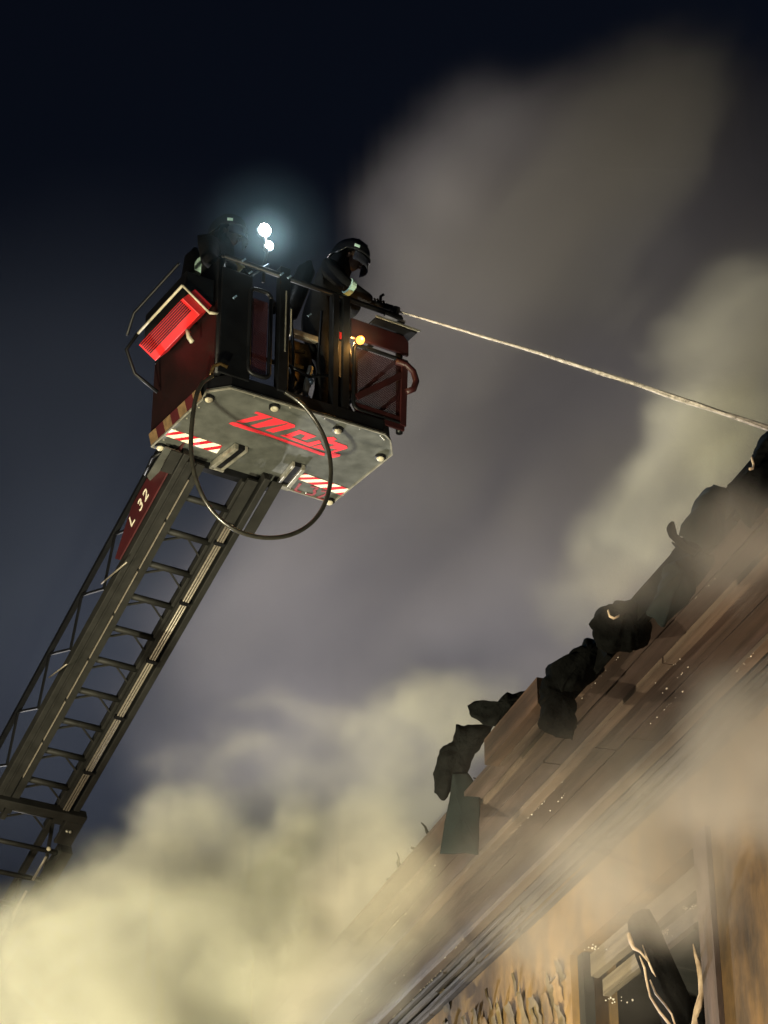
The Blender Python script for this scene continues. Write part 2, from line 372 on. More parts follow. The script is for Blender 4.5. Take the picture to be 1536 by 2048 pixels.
# ------------------------------------------------------------------ crumpled roofing debris
def pillow(name, pts, p0, thick, m, label, cat='debris', group=None, bulge=1.0, rough=.02, jag=.35, tiltv=(0,0,0)):
    """closed crumpled sheet: outline in a vertical plane through p0, with real thickness and curl"""
    P0, N = facing_plane(p0)
    pl = [hit(a, b, P0, N) for a, b in pts]
    # densify and roughen the outline
    out = []
    for i in range(len(pl)):
        a, b = pl[i], pl[(i+1) % len(pl)]; L_ = (b-a).length; k = max(1, int(L_/.014))
        for j in range(k):
            q = a.lerp(b, j/k); nn = mnoise.noise_vector(q*9+Vector((3,1,2)))+mnoise.noise_vector(q*28)*.6
            q2 = q + Vector((nn.x, 0, nn.z))*rough*jag*3.2; out.append(q2)
    n = len(out); c = sum(out, Vector())/n
    vs_ = []; fs = []
    rings = [(1.0,0,.0),(.95,.32,0),(.88,.5,.0),(.78,.68,0),(.66,.8,0),(.52,.9,0),(.36,.97,0),(.18,1.0,0)]
    def ring(sgn, sc, dp):
        res = []
        for q in out:
            p = c + (q-c)*sc
            nz = mnoise.noise(p*7)*.9 + mnoise.noise(p*17)*.5 + mnoise.noise(p*41)*.25
            nn = mnoise.noise_vector(p*11)
            res.append(p + Vector((0, -sgn*(thick*dp*bulge) + nz*rough*2.2*(1 if sc < .99 else .5), 0)) + Vector((nn.x,0,nn.z))*rough*.6*(0 if sc > .99 else 1))
        return res
    for sc, dp, _ in rings: vs_ += ring(1, sc, dp)
    off = len(vs_)
    for sc, dp, _ in rings[1:]: vs_ += ring(-1, sc, dp*.7)
    def idx(side, r_, i):
        i %= n
        if r_ == 0: return i
        return r_*n+i if side > 0 else off+(r_-1)*n+i
    for side in (1,-1):
        for r_ in range(len(rings)-1):
            for i in range(n): fs.append((idx(side,r_,i), idx(side,r_,i+1), idx(side,r_+1,i+1), idx(side,r_+1,i)))
        k = len(vs_); vs_.append(sum((vs_[idx(side,len(rings)-1,i)] for i in range(n)), Vector())/n)
        for i in range(n): fs.append((idx(side,len(rings)-1,i), idx(side,len(rings)-1,i+1), k))
    mb = MB().add(vs_, fs); o = mb.build(name, m, None, smooth=True, off=p0)
    o.location = p0
    return tag(o, label, cat, group)
def eave_pt(px, py, dz=.1, dx=0.0):              # point on the roof edge straight through this pixel's distance along the eave
    # walk the eave line, take the spot whose picture column matches
    best = None
    for i in range(600):
        y = 6+i*.03; p = MBU @ Vector((XE-.28+dx, y, ZS+dz)) + Vector((0,-.3,0)); q = p-CAM
        c, s = math.cos(PITCH), math.sin(PITCH); d = q.y*c+q.z*s
        x_ = CX+F_PX*q.x/d; y_ = CY-F_PX*(-q.y*s+q.z*c)/d
        e = abs(x_-px)+.6*abs(y_-py)
        if best is None or e < best[0]: best = (e, p)
    return best[1]
GD = 'charred roofing along the eave'
pillow('charred_roofing', [(916,1454),(985,1452),(968,1490),(949,1511),(925,1560),(890,1600),(868,1590),(862,1545),(886,1497),(903,1490)], eave_pt(925,1525), .10, M_CHAR, 'charred roofing crumpled behind the broken end of the eave beam', group=GD)
pillow('hanging_flap', [(905,1545),(935,1545),(963,1580),(961,1593),(959,1650),(957,1709),(930,1706),(905,1708),(879,1707),(888,1650),(898,1600)], eave_pt(925,1580,-.02,-.02), .02, M_CHARG, 'flat dark green sheet hanging straight down from the broken beam end', group=GD, rough=.0025, jag=.6)
pillow('charred_tongue', [(932,1413),(952,1407),(975,1408),(993,1411),(1005,1397),(1017,1391),(1043,1388),(1070,1379),(1085,1392),(1020,1425),(988,1450),(965,1447),(944,1438),(935,1428)], eave_pt(1000,1420), .05, M_CHAR, 'black curled tongue of roofing jutting out over pale smoke', group=GD)
pillow('charred_roll', [(1111,1325),(1090,1341),(1081,1367),(1078,1403),(1078,1441),(1089,1461),(1105,1467),(1125,1482),(1137,1485),(1149,1464),(1152,1426),(1150,1388),(1155,1345),(1135,1328)], eave_pt(1112,1400,.05,-.08), .10, M_CHAR, 'thick black roll of roofing hanging down over the eave beam', group=GD, rough=.025)
pillow('charred_roofing', [(1100,1340),(1117,1326),(1140,1309),(1162,1306),(1168,1286),(1191,1283),(1230,1262),(1250,1290),(1200,1345),(1160,1380),(1120,1385)], eave_pt(1165,1330), .12, M_CHAR, 'black ragged roofing between the hanging roll and the big rounded lump', group=GD)
pillow('charred_lump', [(1175,1249),(1194,1226),(1236,1206),(1262,1206),(1273,1212),(1304,1208),(1310,1235),(1296,1280),(1262,1300),(1225,1305),(1194,1288),(1182,1268)], eave_pt(1235,1255), .16, M_CHAR, 'big rounded dark lump of roofing with a bright curled edge', group=GD, rough=.02)
pillow('charred_roofing', [(1290,1230),(1304,1206),(1310,1181),(1322,1150),(1327,1138),(1355,1122),(1384,1107),(1420,1090),(1430,1130),(1380,1190),(1330,1250)], eave_pt(1350,1180), .14, M_CHARG, 'smoke veiled ridge of scorched roofing above the drip line', group=GD)
pillow('charred_lump', [(1363,1070),(1373,1044),(1387,1022),(1398,996),(1410,985),(1429,976),(1461,986),(1480,992),(1475,1040),(1440,1085),(1400,1095)], eave_pt(1420,1030), .14, M_CHARG, 'scorched lump of roofing above the thin curled strip', group=GD)
pillow('charred_roofing', [(1455,1000),(1470,980),(1486,971),(1492,948),(1489,939),(1506,908),(1520,880),(1545,862),(1600,840),(1620,900),(1560,990),(1500,1050)], eave_pt(1530,930), .16, M_CHAR, 'black roofing heap at the end of the water jet', group=GD)
# thin curled strip
def strip(name, pts, p0, r, m, label, cat='debris', flat=.4):
    P0, N = facing_plane(p0); pl = [hit(a, b, P0, N) for a, b in pts]
    mb = MB(); n = len(pl); vs_ = []; fs = []
    rr = r if isinstance(r, list) else [r]*n
    for i, p in enumerate(pl):
        t = (pl[min(i+1,n-1)]-pl[max(i-1,0)]).normalized(); a = Vector((0,1,0)); b = t.cross(a).normalized()
        for k in range(8):
            an = 2*math.pi*k/8; vs_.append(p + b*math.cos(an)*rr[i] + a*math.sin(an)*rr[i]*2.4 + Vector((0, .02*math.sin(i*1.3), 0)))
    for i in range(n-1): fs += [(i*8+k, i*8+(k+1)%8, (i+1)*8+(k+1)%8, (i+1)*8+k) for k in range(8)]
    fs += [tuple(reversed(range(8))), tuple(range((n-1)*8, n*8))]
    mb.add(vs_, fs); o = mb.build(name, m, None, smooth=True, off=p0); o.location = p0
    return tag(o, label, cat) if label else o
o = strip('curled_strip', [(1341,1053),(1346,1062),(1350,1072),(1356,1084),(1364,1092),(1376,1098),(1390,1100),(1404,1096),(1412,1090)], eave_pt(1380,1080), [.022,.02,.014,.015,.015,.014,.013,.012,.01], M_CHAR, 'thin charred strip curling up like a hook at the eave')
o['group'] = GD
for pts, lab in (([(1216,1221),(1220,1229),(1228,1235),(1238,1234)], 'short bright torn edge on the big rounded lump'),
                 ([(1503,915),(1508,925),(1506,935),(1498,941)], 'short bright torn edge on the black roofing heap'),
                 ([(1068,1386),(1075,1380),(1080,1372)], 'bright metal clip beside the hanging black roll')):
    o = strip('torn_edge', pts, eave_pt(pts[0][0], pts[0][1]) + Vector((0,-.3,0)), .005, M_TORN, lab); o['group'] = GD

for k in range(90):
    y = random.uniform(6.5, 15.5); x0 = XE-.02+random.uniform(-.12,.12); z0 = ZS+.1+random.uniform(0,.25)
    L_ = random.uniform(.08,.22); d = Vector((-random.uniform(.2,1), random.gauss(0,.6), random.gauss(.15,.55))).normalized()
    a = Vector((x0,y,z0)); w_ = random.uniform(.012,.04); mb = MB(); pts = []; rs = []
    for i in range(6):
        t = i/5; pts.append(a + d*L_*t + mnoise.noise_vector(Vector((k,t*3,1)))*.035*t); rs.append(w_*(1-.82*t)*(1+.4*mnoise.noise(Vector((k*2,t*7,4)))))
    mb.tube(pts, rs, 5); hb(mb, 'charred_splinter', M_CHAR)
# post and torn sheet hanging in the window opening
P0w = MBU @ wplane(1300, 1930, -.06)
post = [(1278,1838),(1290,1870),(1310,1920),(1338,1990),(1372,2070),(1420,2190)]
o = strip('charred_post', post, P0w, [.075,.092,.095,.098,.1,.1], M_CHAR, 'charred post with rounded top leaning in the window opening', 'post')
def thin(name, pts, p0, r, label, par=None):
    return strip(name, pts, p0, r, M_TORN, label, 'debris')
Pf = P0w + Vector((0,-.24,0))
thin('torn_sheet', [(1257,1868),(1262,1880),(1268,1895),(1280,1905),(1296,1925)], Pf, [.012,.014,.01,.006,.004], 'crumpled pale scrap stuck on the top of the charred post')
thin('torn_sheet', [(1279,1912),(1290,1935),(1293,1958),(1300,1995),(1318,2025),(1345,2055),(1380,2090)], Pf, [.003,.007,.007,.006,.007,.008,.008], 'long pale torn strip trailing down the left of the charred post')
thin('torn_sheet', [(1300,1960),(1312,1985),(1330,2008),(1343,2030),(1352,2060),(1370,2095)], Pf, [.004,.006,.006,.005,.006,.006], 'pale torn strip forking down the front of the charred post')
thin('torn_sheet', [(1285,1890),(1295,1915),(1305,1940),(1311,1955)], Pf, [.003,.006,.006,.002], 'short pale sliver on the charred post below its top')
Pt = MBU @ wplane(1400, 1960, .04)
strip('torn_sheet', [(1386,1888),(1392,1908),(1399,1930),(1403,1960),(1404,1990),(1398,2020),(1392,2060),(1388,2110)], Pt, [.003,.01,.018,.022,.022,.03,.03,.03], M_TORN, 'pale torn sheet hanging beside the window casing')
pillow('charred_lump', [(1392,2025),(1405,2014),(1420,2010),(1432,2004),(1440,2060),(1446,2120),(1385,2120),(1390,2060)], Pt+Vector((0,-.1,0)), .05, M_CHAR, 'black burnt lump at the foot of the torn sheet by the window casing', cat='debris', rough=.02)

# ------------------------------------------------------------------ rescue basket
BW, BD = 1.6, 1.068
MBK = Matrix.Translation((-.8126, 14.708, 8.9825+CAM.z)) @ Matrix.Rotation(.5523, 4, 'Z')
MKI = MBK.inverted()
basket = empty('rescue_basket', MBK)
tag(basket, 'aerial ladder rescue basket with grey underside and red lettering', 'rescue basket')
def bl(px, py, axis, val):                       # pixel -> basket coordinates on the plane axis = val
    n = Vector((0,0,0)); n[axis] = 1; p0 = Vector((0,0,0)); p0[axis] = val
    return MKI @ hit(px, py, MBK @ p0, MBK.to_3x3() @ n)
def plate(px, py, z=0.0): return bl(px, py, 2, z)
def front(px, py, y=-BD/2): return bl(px, py, 1, y)
def part(mb, name, m, parent=basket, **k): return mb.build(name, m, parent, **k)

oct_px = [(303,892),(405,797),(412,783),(462,775),(770,868),(781,880),(784,908),(664,1005)]
octo = [plate(*p) for p in oct_px]
fp = part(MB().prism([Vector((p.x,p.y,0)) for p in octo], (0,0,.022)), 'floor_plate', M_ALU, bevel=.004)
inner = [Vector((p.x*.985, p.y*.985, .024)) for p in octo]
part(MB().prism(inner, (0,0,.10)), 'floor_frame', M_BLACK)
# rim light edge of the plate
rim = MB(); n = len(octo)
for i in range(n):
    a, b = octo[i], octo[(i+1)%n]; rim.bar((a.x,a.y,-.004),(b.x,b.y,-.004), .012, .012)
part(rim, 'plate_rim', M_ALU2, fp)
# seam and scratches are in the finish; rubber buffers under the plate
for px, py in ((418,794),(549,812),(676,857),(761,912),(321,891),(659,1000)):
    c = plate(px, py); Mx = Matrix.Translation((c.x, c.y, -.028))
    b_ = part(MB().lathe([(.012,-.012),(.024,-.008),(.03,0),(.031,.014)], Mx, 18), 'buffer', M_CREAM, smooth=True)
    part(MB().lathe([(.030,0),(.042,.004),(.042,.022)], Matrix.Translation((c.x,c.y,-.022)), 18), 'buffer_cup', M_BLACK, b_)
for k in range(16):
    e0, e1 = octo[(0,2,4,6)[k//4] if k//4 != 1 else 3], octo[((1,3,5,7)[k//4]) if k//4 != 1 else 4]
    if k//4 == 3: e0, e1 = octo[7], octo[0]
    c = e0.lerp(e1, .14+.24*(k%4)); c = c*.955
    part(MB().lathe([(.004,-.006),(.008,-.004),(.009,0)], Matrix.Translation((c.x,c.y,-.001)), 8), 'bolt', M_ALU2)
# lettering and tape on the underside
def flatpoly(poly_px, z, mb): 
    p = [plate(*q) for q in poly_px]; mb.prism([Vector((q.x,q.y,z)) for q in p], (0,0,.0015))
def cr(pts, ox, oy, k): return [(ox+x*k, oy+y*k) for x, y in pts]
K1 = 280/1536
lg = MB()
for poly in ([(97,253),(130,240),(185,245),(620,400),(1150,582),(1145,608),(1100,600),(560,405),(150,280)],
             [(180,228),(440,163),(375,138),(400,124),(480,148),(575,183),(535,193),(245,250)],
             [(335,277),(580,203),(575,183),(750,243),(720,255),(405,303)],
             [(497,327),(735,262),(750,243),(825,272),(822,295),(580,355)],
             [(700,388),(870,325),(1058,395),(935,435),(893,424),(940,386),(885,365),(828,385),(790,398)],
             [(660,383),(720,380),(960,468),(1090,438),(1112,465),(985,508)],
             [(1005,512),(1110,484),(1150,552),(1090,532)],
             [(1145,432),(1180,405),(1250,405),(1282,428),(1240,446),(1390,500),(1402,524),(1330,550),(1245,574),(1322,596),(1312,615),(1240,632),(1195,612),(1185,575),(1290,535),(1180,520),(1262,490),(1150,460)]):
    flatpoly(cr(poly, 440, 800, K1), -.0035, lg)
part(lg, 'lettering', M_LOGO, fp)['label'] = 'slanted red brand lettering with a red underline'
def band(up0, up1, lo0, lo1, wl_, per, dl, wfrac, z, name):
    """hazard tape: alternate slanted stripes between an upper and a lower edge (pixels)"""
    ln = lo1[0]-lo0[0]
    def P(s, t):
        a = (up0[0]+(up1[0]-up0[0])*s, up0[1]+(up1[1]-up0[1])*s); b = (lo0[0]+(lo1[0]-lo0[0])*s, lo0[1]+(lo1[1]-lo0[1])*s)
        return (b[0]+(a[0]-b[0])*t, b[1]+(a[1]-b[1])*t)
    def clip(poly):
        for sgn, lim in ((1,0),(-1,1)):
            out = []
            for i in range(len(poly)):
                p, q = poly[i], poly[(i+1)%len(poly)]
                ip, iq = sgn*(p[0]-(0 if sgn>0 else 1)) >= 0, sgn*(q[0]-(0 if sgn>0 else 1)) >= 0
                if ip: out.append(p)
                if ip != iq:
                    l = 0 if sgn > 0 else 1; tt = (l-p[0])/(q[0]-p[0]); out.append((l, p[1]+(q[1]-p[1])*tt))
            poly = out
            if not poly: break
        return poly
    for nm, m_, a0, fr in (('white_stripe', M_SIGW, 0, wfrac), ('red_stripe', M_SIGR, wfrac, 1-wfrac)):
        k = -4
        while k < 12:
            s0 = wl_+per*(k+a0); s1 = s0+per*fr; k += 1
            poly = clip([(s0,0),(s1,0),(s1+dl,1),(s0+dl,1)])
            if len(poly) < 3: continue
            mb = MB(); flatpoly([P(*q) for q in poly], z, mb); part(mb, nm, m_, fp)
K3 = 200/1536
a = cr([(480,670),(1262,926),(392,775),(1180,1045)], 280, 770, K3)
band(a[0], a[1], a[2], a[3], 0.0, .278, .27, .56, -.0035, 'hazard_tape')
K2 = 240/1536
a = cr([(318,424),(880,622),(208,488),(806,712)], 560, 880, K2)
band(a[0], a[1], a[2], a[3], .075, .30, .30, .52, -.0035, 'hazard_tape')
def stroke(mb, pts, wd, z):
    P_ = [plate(*q) for q in pts]
    for i in range(len(P_)-1): mb.bar((P_[i].x,P_[i].y,z-.0004*i),(P_[i+1].x,P_[i+1].y,z-.0004*i), wd, .0015)
num = MB()
for pts in ([(262,550),(192,640),(268,664)], [(395,592),(488,606),(432,642),(452,662),(420,698),(330,680)], [(528,648),(602,652),(590,690),(472,735),(582,770)]):
    stroke(num, cr(pts, 560, 880, K2), .022, -.004)
part(num, 'unit_number', M_LOGO2, fp)['label'] = 'faded red unit number L32'
# locking brackets under the plate
for (p, q) in (((424,925),(474,886)),((576,965),(607,928))):
    a, b = plate(*p), plate(*q)
    k_ = part(MB().bar((a.x,a.y,-.03),(b.x,b.y,-.03), .035, .05), 'bracket', M_ALU2, bevel=.004)
    sgn = 1 if p[0] < 500 else -1
    d = Vector((.045*sgn,0,0))
    part(MB().bar((a.x+d.x,a.y,-.022),(b.x+d.x,b.y,-.022), .05, .035), 'bracket_slot', M_BLACK, k_)
    d2 = Vector((.085*sgn,0,0))
    part(MB().bar((a.x+d2.x,a.y,-.025),(b.x+d2.x,b.y,-.025), .022, .045), 'bracket_cheek', M_ALU2, k_, bevel=.003)
    part(MB().bar((a.x-.02*sgn,a.y+.01,-.045),(a.x+.10*sgn,a.y+.01,-.045), .05, .02), 'bracket_foot', M_ALU2, k_)
# cross tube behind the plate
part(MB().bar((-.52,BD/2-.02,-.03),(.30,BD/2-.02,-.03), .07, .06), 'cross_tube', M_BLACK, bevel=.006)
# left skirt with tape
sk0, sk1 = octo[0], octo[1]
dv = sk1-sk0
nseg = 7
for i in range(nseg):
    a_ = sk0+dv*(i/nseg); b_ = sk0+dv*((i+1)/nseg); sl = dv*.05
    part(MB().add([Vector((a_.x-.004,a_.y,.006)),Vector((b_.x-.004,b_.y,.006)),Vector((b_.x-.03,b_.y,.095))+sl*0,Vector((a_.x-.03,a_.y,.095))], [(0,1,2,3)]), 'skirt_tape', (M_TAN if i % 2 == 0 else M_LADRED))

# cage -------------------------------------------------------------
HT = 1.14
fy = -BD/2
FL, FR = Vector((-.80, fy, 0)), Vector((.80, fy, 0))
def post(x, y, r=.03, z0=.10, z1=HT): return part(MB().tube([(x,y,z0),(x,y,z1)], r, 10), 'post', M_BLACK, smooth=True)
for x, y in ((-.78,fy+.03),(.78,fy+.03),(-.78,BD/2-.03),(.78,BD/2-.03)): post(x, y, .028)
part(MB().box((-.305,fy-.02,.10),(-.215,fy+.05,HT+.08)), 'door_post', M_BLACK, bevel=.008)
part(MB().box((.16,fy-.02,.10),(.215,fy+.05,HT)), 'door_post', M_BLACK, bevel=.008)
part(MB().box((.245,fy-.02,.10),(.31,fy+.05,HT)), 'door_post', M_BLACK, bevel=.008)
# pale edge strips on the posts
part(MB().box((-.258,fy-.024,.45),(-.248,fy-.021,1.0)), 'edge_strip', M_ALU2)
part(MB().box((-.205,fy-.012,.62),(-.197,fy-.008,.86)), 'edge_strip', M_CREAM)
part(MB().box((.219,fy-.012,.40),(.238,fy-.008,.72)), 'edge_strip', M_TAN)
part(MB().box((.219,fy-.015,.74),(.238,fy-.010,.80)), 'marker_light', M_RED)
# top rails
def rail(a, b, r=.022): return part(MB().tube([a, b], r, 10), 'top_rail', M_BLACK, smooth=True)
rail((-.78,fy,HT),(.78,fy,HT)); rail((-.78,BD/2,HT),(.78,BD/2,HT)); rail((-.78,fy,HT),(-.78,BD/2,HT)); rail((.78,fy,HT),(.78,BD/2,HT))
for z in (.45,.78):
    part(MB().tube([(-.78,BD/2,z),(.78,BD/2,z)], .016, 8), 'mid_rail', M_BLACK, smooth=True)
    part(MB().tube([(.78,fy,z),(.78,BD/2,z)], .016, 8), 'mid_rail', M_BLACK, smooth=True)
# black front-left panel and maroon left side panel
part(MB().box((-.79,fy-.005,.10),(-.53,fy+.012,HT-.10)), 'front_panel', M_BLACK, bevel=.01)
part(MB().box((-.812,fy+.02,.10),(-.795,BD/2-.02,.74)), 'side_panel', M_SIDE, bevel=.006)
part(MB().box((-.812,fy+.02,.745),(-.797,BD/2-.02,HT-.02)), 'side_panel', M_BLACK, bevel=.006)
# hoop gate left of the door post, with fine mesh
def hoop(x0, x1, z0, z1, y, r, name='gate_hoop'):
    pts = []; rc = .05
    for (cx_, cz_, a0) in ((x1-rc, z1-rc, 0),(x0+rc, z1-rc, 90),(x0+rc, z0+rc, 180),(x1-rc, z0+rc, 270)):
        for k in range(5):
            an = R(a0+k*22.5); pts.append((cx_+rc*math.cos(an), y, cz_+rc*math.sin(an)))
    pts.append(pts[0])
    return part(MB().tube(pts, r, 8), name, M_BLACK, smooth=True)
hoop(-.55, -.375, .17, .93, fy-.01, .017)
def meshgrid(x0, x1, z0, z1, y, step, r, m, name='wire_mesh', axis='x', parent=basket):
    mb = MB(); k = 0
    L_ = (x1-x0)+(z1-z0); s = -(z1-z0)
    def seg(a, b):
        if axis == 'x': mb.bar((a[0],y,a[1]),(b[0],y,b[1]), r, r, up=(0,1,0))
        else: mb.bar((y,a[0],a[1]),(y,b[0],b[1]), r, r, up=(1,0,0))
    while s < x1-x0:
        for fl in (0,1):
            t0 = max(0,-s); t1 = min(z1-z0, (x1-x0)-s)
            if t1-t0 > .005:
                a = (x0+s+t0, z0+t0); b = (x0+s+t1, z0+t1)
                if fl: a = (x0+x1-a[0], a[1]); b = (x0+x1-b[0], b[1])
                seg(a, b)
        s += step
    o = mb.build(name, m, parent); o['kind'] = 'stuff'; return o
meshgrid(-.53, -.395, .20, .85, fy, .016, .0045, M_MAROON)
# right hand half: dark red upper panel, wire mesh lower panel with red brace
part(MB().prism([(.325,fy-.012,.80),(.845,fy-.012,.80),(.845,fy-.012,.93),(.80,fy-.012,.975),(.325,fy-.012,.975)], (0,.03,0)), 'upper_panel', M_MAROON, bevel=.008)
hoop(.35, .80, .16, .74, fy-.01, .016, 'panel_frame')
meshgrid(.37, .78, .18, .72, fy, .016, .0045, M_MAROON)
part(MB().bar((.37,fy-.02,.26),(.78,fy-.02,.60), .012, .05, up=(0,0,1)), 'brace', M_MAROON)
part(MB().bar((.78,fy-.02,.14),(.80,fy-.02,.74), .02, .05, up=(1,0,0)), 'brace', M_MAROON)
part(MB().box((.36,fy-.018,.10),(.80,fy+.0,.22)), 'kick_board', M_MAROON, bevel=.006)
# rounded arm at the right corner
part(MB().tube([(.72,fy-.02,.70),(.80,fy-.04,.69),(.86,fy-.05,.64),(.885,fy-.05,.56),(.86,fy-.05,.48),(.80,fy-.04,.44)], .026, 8), 'corner_arm', M_MAROON, smooth=True)
# tray and lip on the right rail
part(MB().box((.50,fy-.08,.985),(.88,fy+.12,1.005)), 'tray', M_BLACK, bevel=.006)
part(MB().bar((.50,fy-.085,1.008),(.90,fy-.085,1.008), .012, .015), 'tray_lip', M_ALU2)
part(MB().bar((.62,fy-.02,1.10),(.80,fy-.02,1.09), .03, .02), 'tray_lip', M_ALU2)
# control equipment inside the basket, lit by the amber lamp
part(MB().box((-.06,fy+.25,.42),(.14,fy+.42,.80)), 'control_box', M_BRASS, bevel=.02)
part(MB().box((-.10,fy+.16,.78),(.16,fy+.22,.83)), 'control_rail', M_ALU2, bevel=.01)
part(MB().tube([(.0,fy+.12,.15),(.02,fy+.12,.34),(.05,fy+.12,.50)], [.02,.028,.02], 8), 'valve_pipe', M_ALU2, smooth=True)
part(MB().ball((.04,fy+.11,.36), .03), 'valve_knob', M_BLUEG, smooth=True)
part(MB().ball((.02,fy+.11,.20), .026), 'valve_knob', M_BLUEG, smooth=True)
part(MB().bar((-.04,fy+.235,.55),(.12,fy+.235,.55), .012, .03), 'control_strip', M_BLACK)
part(MB().bar((-.03,fy+.235,.68),(.06,fy+.235,.70), .012, .02), 'control_strip', M_BLACK)
part(MB().tube([(-.14,fy+.06,.12),(-.12,fy+.08,.5),(-.15,fy+.1,.95)], .014, 8), 'inner_bar', M_BLACK, smooth=True)
part(MB().tube([(.10,fy+.05,.12),(.08,fy+.06,.55),(.11,fy+.07,1.0)], .012, 8), 'inner_bar', M_BLACK, smooth=True)
part(MB().tube([(-.2,fy+.05,.40),(0,fy+.06,.36),(.16,fy+.05,.42)], .012, 8), 'inner_bar', M_BLACK, smooth=True)
part(MB().box((.33,fy+.20,.46),(.52,fy+.34,.80)), 'control_box', M_BRASS, bevel=.02)
part(MB().tube([(.36,fy+.08,.80),(.40,fy+.10,.66),(.46,fy+.12,.56)], .012, 8), 'lever', M_BLACK, smooth=True)
part(MB().box((-.2,fy+.3,.10),(.2,fy+.5,.36)), 'monitor_housing', M_BLACK, bevel=.03)
part(MB().tube([(-.18,fy+.06,.12),(-.10,fy+.10,.30),(-.16,fy+.14,.48)], .03, 8), 'water_pipe', M_BLACK, smooth=True)
# amber side lamp
lp = Vector((.385, fy-.045, .765))
al = part(MB().lathe([(.03,-.02),(.034,0),(.03,.012)], Matrix.Translation(lp+Vector((0,.03,0))) @ Matrix.Rotation(R(90),4,'X'), 14), 'amber_lamp', M_BLACK)
part(MB().ball(lp, .034, 12, 8), 'lamp_lens', M_LAMPA, al, smooth=True)
def bulb(p, e, c, r=.03, beam=None):
    d = bpy.data.lights.new('bulb', 'SPOT' if beam else 'POINT'); d.energy = e; d.color = c; d.shadow_soft_size = r
    o = bpy.data.objects.new('bulb', d); col.objects.link(o); o.parent = basket; o.location = p
    if beam: d.spot_size = R(beam); d.spot_blend = .5; o.rotation_euler = (R(75),0,R(180)); o.rotation_euler = Vector((-.35,-1,-.25)).to_track_quat('-Z','Y').to_euler()
    return o
bulb(lp+Vector((-.03,.08,.0)), 4.5, (1,.5,.12), .01); bulb(lp+Vector((0,-.05,0)), 2.5, (1,.5,.12), .01)
# twin white lamps on a stalk
s0 = front(527, 545, fy+.12); l1 = front(530, 460, fy+.12); l2 = front(539, 491, fy+.12)
part(MB().tube([(s0.x,fy+.12,HT-.02),(s0.x+.005,fy+.12,s0.z+.08),(l2.x-.01,fy+.13,l2.z-.02),(l1.x,fy+.14,l1.z)], .014, 8), 'lamp_stalk', M_BLACK, smooth=True)
part(MB().tube([(s0.x-.10,fy+.12,HT),(s0.x-.03,fy+.10,HT+.08),(s0.x+.03,fy+.1,HT+.14)], .012, 8), 'lamp_clamp', M_BLUEG, smooth=True)
for c_, r_ in ((l1,.05),(l2,.034)):
    q = part(MB().lathe([(r_*.6,-.04),(r_*1.15,-.005),(r_*1.15,.01)], Matrix.Translation(c_+Vector((0,.03,0))) @ Matrix.Rotation(R(90),4,'X'), 14), 'spot_lamp', M_BLACK)
    part(MB().ball(c_, r_, 12, 8, (1,.5,1.15)), 'lamp_lens', M_LAMPW, q, smooth=True)
bulb(l1+Vector((0,-.06,0)), 330, (.36,.70,1.0), .02, 115); bulb(l2+Vector((0,-.06,0)), 110, (.36,.70,1.0), .02, 115)
for px, py in ((564,548),(579,554),(501,545),(488,520),(619,630),(470,594)):
    p = front(px, py, fy-.03); part(MB().bar((p.x-.012,p.y,p.z-.014),(p.x+.012,p.y,p.z+.014), .012, .014), 'clip', M_BLUEG)
# louvred red lamp housing on the left rail
def lp3(px, py, x): return bl(px, py, 0, x)
A_, B_ = Vector((-.945, fy+.03, .56)), Vector((-.945, fy+.75, .56))     # lower edge
C_, D_ = Vector((-1.09, fy+.03, .655)), Vector((-1.09, fy+.75, .655))   # upper edge
lb = part(MB().prism([A_, C_, C_+Vector((.10,0,.12)), A_+Vector((.10,0,.12))], (0,.72,0)), 'louvred_housing', M_RED, bevel=.004)
nrm = (C_-A_).cross(Vector((0,1,0))).normalized()
if nrm.z > 0: nrm = -nrm
for k in range(7):
    t = .40+k*.09; p = A_.lerp(C_, t)
    part(MB().bar(p+Vector((0,.03,0))+nrm*.006, p+Vector((0,.69,0))+nrm*.003, .009, .012, up=nrm), 'louvre', M_BLACK, lb)
E_, F_ = Vector((-1.10,fy+.02,.76)), Vector((-1.10,fy+.76,.76))
part(MB().tube([E_, F_], .011, 8), 'housing_rail', M_CREAM, smooth=True)
part(MB().tube([E_, Vector((-.87,fy+.02,.60))], .009, 8), 'housing_rail', M_CREAM, smooth=True)
part(MB().tube([Vector((-.87,fy+.02,.60)), Vector((-.80,fy+.02,.62))], .012, 8), 'housing_hinge', M_CREAM, smooth=True)
part(MB().tube([F_, Vector((-1.14,fy+.86,.66)), Vector((-1.04,fy+.9,.50)), Vector((-.84,fy+.9,.40))], .014, 8), 'housing_arm', M_BLACK, smooth=True)
part(MB().tube([E_+Vector((-.04,0,.18)), F_+Vector((-.04,0,.18)), F_+Vector((-.06,.06,.0))], .012, 8), 'housing_arm', M_BLACK, smooth=True)
part(MB().tube([(-.93,fy+.25,.56),(-.915,fy+.25,.50),(-.89,fy+.24,.46)], .018, 8), 'handle', M_CREAM, smooth=True)
part(MB().box((-1.06,fy+.05,.70),(-.82,fy+.73,.93)), 'housing_back', M_BLACK, bevel=.01)
# brass-coloured hose coupling at the front left corner
part(MB().tube([(-.86,fy-.02,.02),(-.85,fy-.04,.10),(-.80,fy-.05,.14),(-.74,fy-.05,.13)], .014, 8), 'hose_clip', M_BRASS, smooth=True)

# hanging hose loop --------------------------------------------------
hy = fy-.06
lpx = [(425,752),(404,764),(392,790),(384,840),(381,890),(385,935),(399,982),(425,1025),(460,1056),(500,1072),(540,1077),(582,1071),(618,1052),(644,1022),(658,985),(663,945),(659,905),(646,866),(624,830),(598,802),(570,784)]
hp = [MBK @ front(x, y, hy) for x, y in lpx]
